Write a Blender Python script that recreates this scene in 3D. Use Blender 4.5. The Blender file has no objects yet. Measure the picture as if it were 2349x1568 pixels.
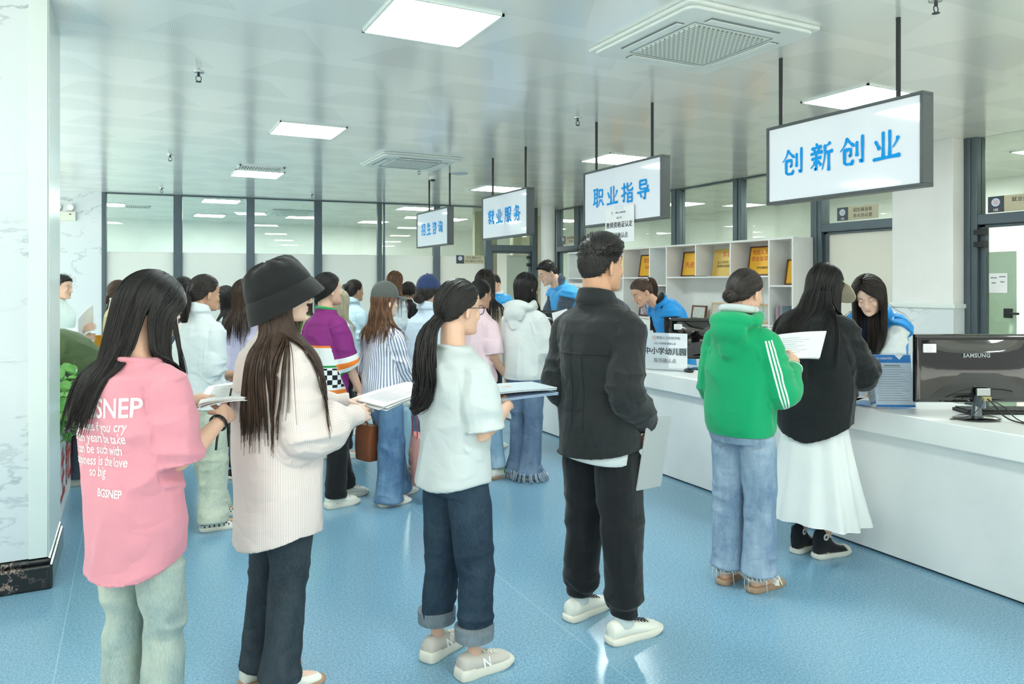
import bpy, math, random
import numpy as np
from mathutils import Vector, Matrix, Quaternion
from mathutils.bvhtree import BVHTree
R = math.radians
S = bpy.context.scene
COL = S.collection
# ------------------------------------------------------------ camera, world, exposure
cam_d = bpy.data.cameras.new('camera')
cam_d.sensor_width = 36.0
cam_d.lens = 1692.0 / 2349 * 36.0
cam_d.shift_y = -134.0 / 2349
cam_d.clip_end = 200
cam = bpy.data.objects.new('camera', cam_d)
cam.location = (0, 0, 1.55)
cam.rotation_euler = (R(90), 0, -R(27.3))
COL.objects.link(cam)
S.camera = cam
S.view_settings.view_transform = 'Standard'
S.view_settings.look = 'None'
S.view_settings.gamma = 1
S.view_settings.exposure = 0.0
S.cycles.use_denoising = True
S.cycles.max_bounces = 8
S.cycles.diffuse_bounces = 6
S.cycles.glossy_bounces = 3
S.cycles.transparent_max_bounces = 12
S.cycles.caustics_reflective = False
S.cycles.caustics_refractive = False
S.cycles.sample_clamp_indirect = 4.0
PANEL_L = 35.0
SUN_E = 20.0
W = bpy.data.worlds.new('daylight')
S.world = W
W.use_nodes = True
W.node_tree.nodes['Background'].inputs[0].default_value = (0.97, 1.0, 0.97, 1)
W.node_tree.nodes['Background'].inputs[1].default_value = 0.8

# added sun through the left windows, so unseen floor bounces light to the ceiling
sun_d = bpy.data.lights.new('sun', 'SUN'); sun_d.energy = SUN_E; sun_d.angle = R(1.5); sun_d.color = (.91, 1.0, .985)
sun = bpy.data.objects.new('sun', sun_d); sun.rotation_euler = Vector((.80, .18, -.58)).to_track_quat('-Z', 'Y').to_euler(); sun.location = (-14, 0, 9); COL.objects.link(sun)

# ------------------------------------------------------------ materials
def lin(c):
    c = c / 255.0
    return c / 12.92 if c <= 0.04045 else ((c + 0.055) / 1.055) ** 2.4
def rgb(r, g, b, k=1.0):
    return (min(1, lin(r) * k), min(1, lin(g) * k), min(1, lin(b) * k), 1)
class NT:
    def __init__(s, name):
        s.m = bpy.data.materials.new(name); s.m.use_nodes = True
        s.t = s.m.node_tree; s.b = s.t.nodes['Principled BSDF']; s.out = s.t.nodes['Material Output']
    def n(s, typ, **kw):
        x = s.t.nodes.new(typ)
        for k, v in kw.items():
            if isinstance(k, str) and k.startswith('i_'):
                x.inputs[k[2:].replace('_', ' ')].default_value = v
            else: setattr(x, k, v)
        return x
    def l(s, a, b): s.t.links.new(a, b)
    def math(s, op, a, b=None, c=None):
        x = s.t.nodes.new('ShaderNodeMath'); x.operation = op
        for i, q in enumerate((a, b, c)):
            if q is None: continue
            if isinstance(q, (int, float)): x.inputs[i].default_value = q
            else: s.l(q, x.inputs[i])
        return x.outputs[0]
    def mix(s, fac, a, b):
        x = s.t.nodes.new('ShaderNodeMix'); x.data_type = 'RGBA'
        for i, q in ((0, fac), (6, a), (7, b)):
            if isinstance(q, (int, float, tuple)): x.inputs[i].default_value = q
            else: s.l(q, x.inputs[i])
        return x.outputs[2]
    def objco(s):
        return s.n('ShaderNodeTexCoord').outputs['Object']
    def xyz(s, v):
        x = s.n('ShaderNodeSeparateXYZ'); s.l(v, x.inputs[0]); return x.outputs
    def scaled(s, v, sc):
        x = s.n('ShaderNodeMapping'); x.inputs['Scale'].default_value = sc; s.l(v, x.inputs[0]); return x.outputs[0]
    def noise(s, v, scale, detail=3, rough=.5):
        x = s.n('ShaderNodeTexNoise'); x.inputs['Scale'].default_value = scale
        x.inputs['Detail'].default_value = detail; x.inputs['Roughness'].default_value = rough
        if v is not None: s.l(v, x.inputs['Vector'])
        return x.outputs[0]
    def ramp(s, v, a, b, ca=(0, 0, 0, 1), cb=(1, 1, 1, 1)):
        x = s.n('ShaderNodeValToRGB'); s.l(v, x.inputs[0])
        x.color_ramp.elements[0].position = a; x.color_ramp.elements[1].position = b
        x.color_ramp.elements[0].color = ca; x.color_ramp.elements[1].color = cb
        return x.outputs[0]
    def bump(s, h, strength, dist):
        x = s.n('ShaderNodeBump'); x.inputs['Strength'].default_value = strength; x.inputs['Distance'].default_value = dist
        s.l(h, x.inputs['Height']); s.l(x.outputs[0], s.b.inputs['Normal'])
    def base(s, c):
        if isinstance(c, tuple): s.b.inputs['Base Color'].default_value = c
        else: s.l(c, s.b.inputs['Base Color'])
    def set(s, rough=.5, metal=0, spec=.5, **kw):
        s.b.inputs['Roughness'].default_value = rough; s.b.inputs['Metallic'].default_value = metal
        s.b.inputs['Specular IOR Level'].default_value = spec
        for k, v in kw.items(): s.b.inputs[k.replace('_', ' ')].default_value = v
_pc = {}
def plain(name, c, rough=.5, metal=0, spec=.5, noise=0, **kw):
    if name in _pc: return _pc[name]
    t = NT(name); t.set(rough, metal, spec, **kw)
    if noise:
        v = t.noise(t.objco(), noise, 3)
        t.base(t.mix(v, tuple(x * .88 for x in c[:3]) + (1,), tuple(min(1, x * 1.1) for x in c[:3]) + (1,)))
    else: t.base(c)
    _pc[name] = t.m
    return t.m
def emit(name, c, s):
    t = NT(name); t.set(.6); t.base((.8, .8, .8, 1))
    t.b.inputs['Emission Color'].default_value = c; t.b.inputs['Emission Strength'].default_value = s
    return t.m
def glass(name, tint, film=None):
    t = NT(name)
    tr = t.n('ShaderNodeBsdfTransparent'); tr.inputs[0].default_value = tint
    gl = t.n('ShaderNodeBsdfGlossy'); gl.inputs['Roughness'].default_value = 0.0; gl.inputs[0].default_value = (1, 1, 1, 1)
    fr = t.n('ShaderNodeLayerWeight'); fr.inputs[0].default_value = .5
    fr = t.math('ADD', t.math('MULTIPLY', t.math('POWER', fr.outputs['Facing'], 4.5), .9), .035)
    mx = t.n('ShaderNodeMixShader'); t.l(fr, mx.inputs[0]); t.l(tr.outputs[0], mx.inputs[1]); t.l(gl.outputs[0], mx.inputs[2])
    if film:
        d = t.n('ShaderNodeBsdfDiffuse'); d.inputs[0].default_value = film
        tl = t.n('ShaderNodeBsdfTranslucent'); tl.inputs[0].default_value = film
        m2 = t.n('ShaderNodeMixShader'); m2.inputs[0].default_value = .72
        t.l(d.outputs[0], m2.inputs[1]); t.l(tl.outputs[0], m2.inputs[2]); t.l(m2.outputs[0], mx.inputs[1])
    t.l(mx.outputs[0], t.out.inputs[0])
    return t.m
def marble(name, c, vein, sc=1.0, amt=.5, rough=.18, rot=0.6):
    t = NT(name); t.set(rough)
    mp = t.n('ShaderNodeMapping'); mp.inputs['Rotation'].default_value = (rot, .5, .3); mp.inputs['Scale'].default_value = (sc, sc, sc * 2.2)
    t.l(t.objco(), mp.inputs[0])
    n1 = t.noise(mp.outputs[0], 1.6, 5, .62)
    v = t.math('ABSOLUTE', t.math('SUBTRACT', n1, .5))
    v = t.ramp(v, .0, .022, (1, 1, 1, 1), (0, 0, 0, 1))
    n2 = t.noise(mp.outputs[0], .9, 2)
    v = t.math('MULTIPLY', v, t.math('MULTIPLY', t.ramp(n2, .4, .62), amt))
    cl = t.mix(t.noise(mp.outputs[0], .7, 2), c, tuple(x * .94 for x in c[:3]) + (1,))
    t.base(t.mix(v, cl, vein)); return t.m
M = {}
M['white'] = plain('white_laminate', rgb(245, 247, 244), .35, noise=3)
M['wall'] = plain('wall_paint', rgb(248, 250, 246), .6, noise=2)
M['room'] = plain('inner_room_paint', rgb(240, 245, 240), .7, noise=2)
M['alu'] = plain('grey_aluminium', rgb(84, 96, 103), .38, .35, noise=5)
M['alud'] = plain('dark_seam', rgb(40, 46, 50), .5)
M['steel'] = plain('bright_metal', rgb(200, 204, 204), .25, .9)
M['ironblk'] = plain('black_iron', rgb(38, 42, 44), .45, .3)
M['signframe'] = plain('sign_frame', rgb(72, 78, 80), .4, .4, noise=20)
M['blackgloss'] = plain('black_gloss_plastic', rgb(16, 16, 18), .06, spec=.6, Coat_Weight=.6)
M['blackmat'] = plain('black_matt_plastic', rgb(26, 28, 30), .45)
M['paper'] = plain('paper', rgb(246, 248, 250), .75, noise=6)
M['ink'] = plain('black_ink', rgb(52, 56, 60), .7)
M['inkgrey'] = plain('grey_ink', rgb(140, 146, 150), .7)
M['blueink'] = plain('blue_ink', rgb(34, 118, 190), .6)
M['signblue'] = plain('sign_blue_letters', rgb(0, 150, 226), .6, spec=.2)
M['redink'] = plain('red_ink', rgb(190, 44, 44), .6)
M['whiteink'] = plain('white_print', rgb(245, 245, 245), .7)
M['acw'] = plain('cassette_white', rgb(226, 232, 228), .4, noise=4)
M['acdark'] = plain('cassette_slot', rgb(120, 128, 126), .6)
M['gold'] = plain('gold_plate', rgb(236, 178, 48), .35, .25, noise=3)
M['goldpale'] = plain('pale_gold_plate', rgb(214, 178, 92), .35, .2, noise=3)
M['woodfr'] = plain('dark_wood_frame', rgb(96, 56, 36), .4, noise=30)
M['woodlt'] = plain('light_wood_frame', rgb(206, 176, 132), .45, noise=30)
M['platesand'] = plain('sand_plate', rgb(206, 198, 168), .45, noise=6)
M['platedark'] = plain('dark_plate', rgb(58, 64, 76), .35)
M['lampwhite'] = plain('lamp_housing', rgb(232, 234, 220), .45)
M['lens'] = plain('clear_lens', rgb(196, 214, 214), .1, .2)
M['panel'] = emit('light_diffuser', (.90, 1.0, .985, 1), PANEL_L); M['panel_in'] = emit('inner_room_diffuser', (.97, 1.0, .96, 1), PANEL_L * 1.55)
M['glass'] = glass('window_glass', (.86, .905, .87, 1))
M['glassd'] = glass('door_glass', (.90, .965, .92, 1))
M['film'] = glass('frosted_film', (1, 1, 1, 1), rgb(253, 253, 248))
M['filmg'] = glass('green_frosted_film', (1, 1, 1, 1), rgb(228, 235, 228))
M['acrylic'] = glass('clear_acrylic', (.97, .985, 1, 1))
M['marble'] = marble('white_marble', rgb(226, 234, 238), rgb(150, 164, 172), .8, .75, .14)
M['trimw'] = plain('pale_trim', rgb(228, 238, 236), .22)
M['reflw'] = plain('beige_wall', rgb(196, 192, 166), .6, noise=2)
def mk_blackmarble():
    t = NT('black_marble'); t.set(.12)
    co = t.objco(); n1 = t.noise(co, 9, 5, .65)
    v = t.ramp(t.math('ABSOLUTE', t.math('SUBTRACT', n1, .5)), 0, .02, (1, 1, 1, 1), (0, 0, 0, 1))
    v = t.math('MULTIPLY', v, t.ramp(t.noise(co, 4, 2), .5, .62))
    t.base(t.mix(v, rgb(30, 34, 36), rgb(176, 150, 138))); return t.m
M['blackmarble'] = mk_blackmarble()
def mk_floor():
    t = NT('blue_vinyl_floor'); t.set(.3, spec=.5)
    co = t.objco()
    a = t.noise(co, 190, 2, .75); b = t.noise(co, 80, 2, .7); c = t.noise(co, 1.2, 2)
    k = t.ramp(t.math('ADD', t.math('MULTIPLY', a, .7), t.math('MULTIPLY', b, .3)), .36, .64)
    cl = t.mix(k, rgb(82, 128, 160), rgb(150, 190, 210))
    x = t.xyz(co)
    sx = t.math('LESS_THAN', t.math('ABSOLUTE', t.math('SUBTRACT', t.math('FRACT', t.math('DIVIDE', t.math('ADD', x[0], 1.27), 2.0)), .5)), .0011)
    t.base(t.mix(t.math('MULTIPLY', sx, .5), cl, rgb(170, 200, 215)))
    t.l(t.math('ADD', t.math('MULTIPLY', c, .05), .155), t.b.inputs['Roughness'])
    t.bump(t.noise(co, 3, 2), .05, .02); return t.m
M['floor'] = mk_floor()
def mk_ceiling():
    t = NT('perforated_ceiling_tile'); co = t.objco(); x = t.xyz(co)
    u = t.math('DIVIDE', t.math('ADD', x[0], .02), .6); v = t.math('DIVIDE', t.math('ADD', x[1], .05), .6)
    fu = t.math('FRACT', u); fv = t.math('FRACT', v)
    du = t.math('ABSOLUTE', t.math('SUBTRACT', fu, .5)); dv = t.math('ABSOLUTE', t.math('SUBTRACT', fv, .5))
    seam = t.math('GREATER_THAN', t.math('MAXIMUM', du, dv), .4965)
    par = t.math('GREATER_THAN', t.math('FRACT', t.math('MULTIPLY', t.math('ADD', t.math('FLOOR', u), t.math('FLOOR', v)), .5)), .25)
    fu2 = t.math('ABSOLUTE', t.math('SUBTRACT', fu, par))
    tri = t.math('GREATER_THAN', t.math('SUBTRACT', fv, fu2), t.math('MULTIPLY', t.math('SUBTRACT', t.math('ABSOLUTE', t.math('SUBTRACT', t.math('MULTIPLY', fu2, 2), 1)), .5), .5))
    pu = t.math('SUBTRACT', t.math('FRACT', t.math('MULTIPLY', fu, 60)), .5); pv = t.math('SUBTRACT', t.math('FRACT', t.math('MULTIPLY', fv, 60)), .5)
    hole = t.math('LESS_THAN', t.math('ADD', t.math('MULTIPLY', pu, pu), t.math('MULTIPLY', pv, pv)), .07)
    hole = t.math('MULTIPLY', hole, tri)
    c = t.mix(t.math('MULTIPLY', hole, .55), rgb(246, 249, 246), rgb(150, 166, 166))
    c = t.mix(t.math('MULTIPLY', seam, .35), c, rgb(240, 246, 246))
    t.base(c); t.set(.17, metal=.22, spec=1.0)
    nz = t.noise(t.scaled(co, (1, 3.2, 1)), 1.3, 2)
    t.bump(nz, .06, .02)
    return t.m
M['ceiling'] = mk_ceiling()
def mk_signface():
    t = NT('sign_face_print'); co = t.objco(); x = t.xyz(co)
    a = t.math('FRACT', t.math('MULTIPLY', t.math('ADD', x[1], x[2]), 2.3)); b = t.math('FRACT', t.math('MULTIPLY', t.math('SUBTRACT', x[1], x[2]), 2.3))
    k = t.math('MULTIPLY', t.math('GREATER_THAN', a, .5), t.math('GREATER_THAN', b, .45))
    fade = t.ramp(t.math('MULTIPLY', t.math('SUBTRACT', x[2], 2.05), 2), .2, 1)
    t.base(t.mix(t.math('MULTIPLY', k, fade), rgb(234, 237, 246), rgb(212, 215, 230)))
    t.set(.05, spec=.5, Coat_Weight=.5, Coat_Roughness=.02)
    return t.m
M['signface'] = mk_signface()

# ------------------------------------------------------------ mesh helpers
class MB:
    def __init__(s): s.v = []; s.f = []; s.m = []
    def add(s, v, f, mi=0):
        o = len(s.v); s.v.extend([tuple(map(float, p)) for p in v]); s.f.extend([tuple(i + o for i in q) for q in f]); s.m.extend([mi] * len(f)); return s
    def box(s, a, b, mi=0):
        x0, y0, z0 = a; x1, y1, z1 = b
        return s.add([(x0, y0, z0), (x1, y0, z0), (x1, y1, z0), (x0, y1, z0), (x0, y0, z1), (x1, y0, z1), (x1, y1, z1), (x0, y1, z1)],
                     [(3, 2, 1, 0), (4, 5, 6, 7), (0, 1, 5, 4), (1, 2, 6, 5), (2, 3, 7, 6), (3, 0, 4, 7)], mi)
    def prism(s, pts, z0, z1, mi=0):
        n = len(pts)
        return s.add([(p[0], p[1], z0) for p in pts] + [(p[0], p[1], z1) for p in pts],
                     [tuple(range(n))[::-1], tuple(range(n, 2 * n))] + [(i, (i + 1) % n, n + (i + 1) % n, n + i) for i in range(n)], mi)
    def rings(s, rs, mi=0, cap=True):
        n = len(rs[0]); v = [p for r in rs for p in r]; f = []
        for i in range(len(rs) - 1):
            for j in range(n):
                k = (j + 1) % n
                f.append((i * n + j, i * n + k, (i + 1) * n + k, (i + 1) * n + j))
        if cap:
            f.append(tuple(range(n))[::-1]); f.append(tuple(range((len(rs) - 1) * n, len(rs) * n)))
        return s.add(v, f, mi)
    def tube(s, pts, rad, n=8, mi=0, flat=1.0, up=None, cap=True):
        pts = [Vector(p) for p in pts]; N = len(pts)
        if not hasattr(rad, '__len__'): rad = [rad] * N
        rs = []; prev = None
        for i, p in enumerate(pts):
            d = (pts[min(i + 1, N - 1)] - pts[max(i - 1, 0)])
            d = d.normalized() if d.length > 1e-9 else Vector((0, 0, 1))
            if prev is None:
                a = Vector(up) if up is not None else (Vector((0, 0, 1)) if abs(d.z) < .9 else Vector((1, 0, 0)))
            else: a = prev
            a = (a - d * a.dot(d)).normalized(); prev = a
            b = d.cross(a)
            rs.append([p + a * (rad[i] * flat * math.sin(t)) + b * (rad[i] * math.cos(t)) for t in [2 * math.pi * j / n for j in range(n)]])
        return s.rings(rs, mi, cap)
    def limb(s, pts, rad, n=14, mi=0, flat=1.0, up=None):
        """tube with rounded ends"""
        pts = [Vector(p) for p in pts]; rad = list(rad) if hasattr(rad, '__len__') else [rad] * len(pts)
        d0 = (pts[0] - pts[1]).normalized(); d1 = (pts[-1] - pts[-2]).normalized()
        P = []; Q = []
        for a in (80, 50, 25): P.append(pts[0] + d0 * rad[0] * math.sin(R(a))); Q.append(rad[0] * math.cos(R(a)))
        P += pts; Q += rad
        for a in (25, 50, 80): P.append(pts[-1] + d1 * rad[-1] * math.sin(R(a))); Q.append(rad[-1] * math.cos(R(a)))
        return s.tube(P, Q, n, mi, flat, up)
    def ball(s, c, r, mi=0, n=16, k=9, rot=None):
        c = Vector(c); r = (r, r, r) if not hasattr(r, '__len__') else r
        rs = []
        for i in range(1, k):
            a = math.pi * i / k - math.pi / 2
            row = []
            for j in range(n):
                t = 2 * math.pi * j / n
                q = Vector((r[0] * math.cos(a) * math.cos(t), r[1] * math.cos(a) * math.sin(t), r[2] * math.sin(a)))
                row.append(c + (rot @ q if rot is not None else q))
            rs.append(row)
        return s.rings(rs, mi)
    def lathe(s, prof, c=(0, 0, 0), n=24, mi=0):
        c = Vector(c)
        return s.rings([[c + Vector((r * math.cos(2 * math.pi * j / n), r * math.sin(2 * math.pi * j / n), z)) for j in range(n)] for r, z in prof], mi)
    def xf(s, Mx):
        s.v = [tuple(Mx @ Vector(p)) for p in s.v]; return s
    def build(s, name, mats, parent=None, smooth=None, bevel=0):
        me = bpy.data.meshes.new(name); me.from_pydata(s.v, [], s.f)
        if not isinstance(mats, (list, tuple)): mats = [mats]
        for m in mats: me.materials.append(M[m] if isinstance(m, str) else m)
        if len(mats) > 1: me.polygons.foreach_set('material_index', s.m)
        if smooth is not None:
            me.polygons.foreach_set('use_smooth', [True] * len(me.polygons))
            if smooth: me.set_sharp_from_angle(angle=R(smooth))
        me.update()
        o = bpy.data.objects.new(name, me); COL.objects.link(o)
        if parent: o.parent = parent
        if bevel:
            b = o.modifiers.new('bevel', 'BEVEL'); b.width = bevel; b.segments = 2; b.limit_method = 'ANGLE'
        return o
def tag(o, label, cat, group=None, kind=None):
    o['label'] = label; o['category'] = cat
    if group: o['group'] = group
    if kind: o['kind'] = kind
    return o
def struct(o): o['kind'] = 'structure'; return o
def empty(name, loc=(0, 0, 0), rz=0.0):
    e = bpy.data.objects.new(name, None); e.empty_display_size = .1; e.location = loc; e.rotation_euler = (0, 0, rz)
    COL.objects.link(e); return e
def bx(name, a, b, mat, parent=None, bevel=0):
    return MB().box(a, b).build(name, mat, parent, bevel=bevel)
def text_mesh(body, size, extr=.0006, fat=0.0, shear=0.0, spacing=1.0, align='CENTER', line=1.0):
    cu = bpy.data.curves.new('txt', 'FONT'); cu.body = body; cu.size = size; cu.extrude = extr; cu.offset = fat; cu.shear = shear
    cu.align_x = align; cu.align_y = 'CENTER'; cu.space_character = spacing; cu.space_line = line; cu.resolution_u = 3
    o = bpy.data.objects.new('txt', cu); COL.objects.link(o)
    bpy.context.view_layer.update()
    me = bpy.data.meshes.new_from_object(o.evaluated_get(bpy.context.evaluated_depsgraph_get()))
    bpy.data.objects.remove(o); bpy.data.curves.remove(cu)
    return me
def frame_mx(o, xd, yd):
    xd = Vector(xd).normalized(); yd = Vector(yd); yd = (yd - xd * yd.dot(xd)).normalized(); z = xd.cross(yd)
    m = Matrix((xd, yd, z)).transposed().to_4x4(); m.translation = Vector(o); return m
def text(name, body, size, mx, mat, parent=None, **kw):
    me = text_mesh(body, size, **kw); me.transform(mx); me.materials.clear(); me.materials.append(M[mat] if isinstance(mat, str) else mat)
    me.name = name
    o = bpy.data.objects.new(name, me); COL.objects.link(o)
    if parent: o.parent = parent
    return o
def rnd(seed): return random.Random(seed)
M['tile'] = plain('pale_bounce_tile', rgb(236, 232, 222), .3, noise=2)  # made-up pale floor for unseen areas, reflects light up to the ceiling
# ------------------------------------------------------------ room shell
CZ = 3.0
def sbox(name, a, b, mat, loc=None, rz=0, bevel=0):
    o = struct(bx(name, a, b, mat, bevel=bevel))
    if loc: o.location = loc; o.rotation_euler = (0, 0, rz)
    return o
sbox('floor', (-1.9, .6, -.1), (4.2, 19.5, 0), 'floor')
sbox('floor_office', (4.2, .6, -.1), (11.5, 19.5, 0), M['tile'])  # hidden by the counter, kept pale to bounce light at the right ceiling
sbox('floor_unseen_bounce', (-1.9, -8, -.1), (11.5, .6, 0), M['tile'])
sbox('floor_side', (-14, -8, -.1), (-1.9, 19.5, 0), M['tile'])
sbox('ceiling', (-7, -4, CZ), (11.5, 19.5, CZ + .1), 'ceiling')
B0 = (-.38, 13.40, 0); BA = math.atan2(-.95, 7.72)
def bw(name, a, b, mat, **k): return sbox(name, a, b, mat, B0, BA, **k)
BWM = Matrix.Translation(B0) @ Matrix.Rotation(BA, 4, 'Z')
bw('wall_back_left', (-6.6, -.04, 0), (-.03, .12, CZ), 'marble')
g = MB()
for z in (.6, 1.2, 2.06): g.box((-6.6, -.043, z), (-.03, -.04, z + .006))
struct(g.build('trim_1', 'trimw')).location = B0; bpy.data.objects['trim_1'].rotation_euler = (0, 0, BA)
sbox('wall_back', (-7, 18.6, 0), (11.5, 18.7, CZ), 'room')
wl = MB()
for i in range(9): wl.box((-6.62, -4 + i * 2.15, 0), (-6.5, -3.9 + i * 2.15, CZ))
wl.box((-6.62, -4, 0), (-6.5, 13.4, .12)).box((-6.62, -4, CZ - .08), (-6.5, 13.4, CZ))
struct(wl.build('window_3', 'alu'))
sbox('wall_right', (10.6, -4, 0), (10.7, 19, CZ), 'room')
ts = [0.0, 1.07, 2.19, 3.30, 4.37, 5.42]
wd = [.06, .13, .13, .13, .075, .12]
fr = MB()
for t_, w_ in zip(ts, wd):
    fr.box((t_ - w_ / 2, -.06, 0), (t_ + w_ / 2, .06, CZ)); fr.box((t_ + w_ / 2 - .012, -.064, 0), (t_ + w_ / 2 - .006, -.06, CZ))
fr.box((4.44, -.03, 0), (4.47, .03, CZ))
fr.box((0, -.05, 0), (5.42, .05, .08)); fr.box((0, -.03, CZ - .02), (6.3, .03, CZ))
o = struct(fr.build('window_frame', 'alu', bevel=.006)); o.location = B0; o.rotation_euler = (0, 0, BA); o.name = 'window_1'
def pane(name, a, b, mat, parent):
    q = bx(name, a, b, mat, parent); return q
edges = [(ts[i] + wd[i] / 2, ts[i + 1] - wd[i + 1] / 2) for i in range(5)] + [(5.48, 6.36)]
for i, (a_, b_) in enumerate(edges):
    pane('pane', (a_, -.006, 2.06), (b_, .006, CZ), 'glass', o)
    pane('frosted_pane', (a_, -.006, .08), (b_, .006, 2.06), 'film', o)
def door_frame(name, x0, x1, zt, loc, rz, depth=.07, wl=.12, wr=.12):
    m = MB()
    m.box((x0, -depth, 0), (x0 + wl, depth, CZ)); m.box((x1 - wr, -depth, 0), (x1, depth, CZ))
    m.box((x0 + wl, -depth, zt), (x1 - wr, depth, zt + .12)); m.box((x0 + wl, -depth * .5, zt - .035), (x1 - wr, depth * .5, zt))
    m.box((x0 + wl, -depth * .5, 0), (x0 + wl + .04, depth * .5, zt)); m.box((x1 - wr - .04, -depth * .5, 0), (x1 - wr, depth * .5, zt))
    q = struct(m.build(name, 'alu', bevel=.006)); q.location = loc; q.rotation_euler = (0, 0, rz); return q
d1 = door_frame('door_1', 6.36, 7.42, 2.16, B0, BA)
pane('transom_pane', (6.48, -.006, 2.28), (7.3, .006, CZ), 'glass', d1)
# open glass leaf, hung on the right jamb and swung inwards
lf = MB().box((-.42, .06, .05), (.0, .072, 2.1)).build('door_leaf', 'filmg', d1); lf.location = (7.26, .02, 0); lf.rotation_euler = (0, 0, R(-18))
hg = MB()
for z in (1.88, 2.02): hg.box((7.2, -.09, z), (7.27, -.02, z + .06))
hg.build('hinge', 'ironblk', d1)
sbox('wall_back_room', (7.2, 13.9, 0), (8.2, 14.05, CZ), 'reflw')
sbox('wall_back_side', (6.15, 13.55, 0), (6.65, 13.65, CZ), 'reflw')
# round pipe column in the far corner
pc = MB().lathe([(.135, 0), (.135, CZ)], (7.02, 12.12, 0), 32).build('trim_2', 'white', smooth=40); struct(pc)
# right wall: glazed partition at X = 7.5
WX = 7.5
RW = ((WX, 0, 0), R(90))   # local x = world Y, local -y = towards... (rotated 90 deg: local y = -world X)
def rw(name, a, b, mat, **k):
    (y0, n0, z0), (y1, n1, z1) = a, b
    return sbox(name, (WX + n0, y0, z0), (WX + n1, y1, z1), mat, **k)
wr = MB()
for yc, w_ in ((8.94, .2), (7.64, .16), (10.5, .16), (11.7, .14)): wr.box((WX - .06, yc - w_ / 2, 0), (WX + .06, yc + w_ / 2, CZ)); wr.box((WX - .075, yc - .02, 0), (WX - .06, yc + .02, CZ))
wr.box((WX - .04, 5.1, CZ - .02), (WX + .04, 12.3, CZ))
w2 = struct(wr.build('window_2', 'alu', bevel=.008))
ys = [11.63, 10.58, 10.42, 9.04, 8.84, 7.72, 7.56, 6.38]
for i in range(0, 8, 2):
    pane('pane', (WX - .006, ys[i + 1], 2.06), (WX + .006, ys[i], CZ), 'glass', w2)
    pane('frosted_pane', (WX - .006, ys[i + 1], 0), (WX + .006, ys[i], 2.06), 'film', w2)
def door_right(name, y0, y1, zt):
    m = MB(); dp = .075
    m.box((WX - dp, y1 - .16, 0), (WX + dp, y1, CZ)); m.box((WX - dp, y0, 0), (WX + dp, y0 + .12, CZ))
    m.box((WX - dp, y0 + .12, zt), (WX + dp, y1 - .16, zt + .1)); m.box((WX - .03, y0 + .12, zt - .03), (WX + .03, y1 - .16, zt))
    m.box((WX - .03, y1 - .22, 0), (WX + .03, y1 - .16, zt)); m.box((WX - dp - .012, y1 - .1, 0), (WX - dp, y1 - .06, CZ))
    q = struct(m.build(name, 'alu', bevel=.008))
    pane('transom_pane', (WX - .006, y0 + .12, zt + .1), (WX + .006, y1 - .16, CZ), 'glass', q)
    return q
d2 = door_right('door_2', 5.05, 6.38, 2.17)
pane('door_leaf', (WX - .008, 5.17, 0), (WX + .008, 6.16, 2.14), 'film', d2)
d3 = door_right('door_3', 3.0, 4.53, 2.13)
pane('door_leaf', (WX - .008, 4.04, 0), (WX + .008, 4.30, 2.1), 'glassd', d3)
pane('frosted_pane', (WX + .009, 4.05, 0), (WX + .013, 4.30, 1.86), 'filmg', d3)
hg = MB()
for z in (1.9, 2.02): hg.box((WX - .1, 4.29, z), (WX - .03, 4.33, z + .07)); hg.box((WX - .115, 4.29, z + .01), (WX - .1, 4.38, z + .06))
hg.build('hinge', 'ironblk', d3)
h = MB().box((WX - .04, 4.07, 1.22), (WX - .008, 4.14, 1.31)).tube([(WX - .04, 4.1, 1.265), (WX - .08, 4.1, 1.265), (WX - .08, 3.98, 1.265)], .012, 10)
h.build('door_handle', 'ironblk', d3, bevel=.006)
sbox('wall_room_side', (8.2, 2.2, 0), (8.3, 4.02, 1.88), 'reflw')
d4 = door_right('door_4', 11.72, 12.62, 2.17)
pane('door_leaf', (WX - .008, 11.84, 0), (WX + .008, 12.4, 2.14), 'glassd', d4)
# white pier by door 105 with marble dado and ledge
sbox('wall_pier', (7.25, 4.5, 1.34), (7.62, 5.16, CZ), 'wall', bevel=.004)
sbox('wall_pier_dado', (7.24, 4.49, 0), (7.62, 5.17, 1.3), 'marble')
sbox('trim_3', (7.22, 4.47, 1.3), (7.63, 5.19, 1.345), 'trimw', bevel=.01)
# marble clad pillar at the left edge
sbox('wall_pillar', (-1.8, 4.43, .16), (-.38, 5.06, CZ), 'marble')
tr = MB().box((-.46, 4.418, .16), (-.374, 4.43, CZ)).box((-.38, 4.418, .16), (-.372, 5.065, CZ)).box((-1.8, 4.426, 1.16), (-.46, 4.43, 1.166)).box((-1.8, 4.426, 2.1), (-.46, 4.43, 2.106))
struct(tr.build('trim_4', 'trimw', bevel=.002))
bb = MB().box((-1.82, 4.40, 0), (-.355, 5.085, .125)).box((-1.81, 4.412, .125), (-.364, 5.075, .155))
struct(bb.build('baseboard_pillar', 'blackmarble', bevel=.012))

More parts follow.
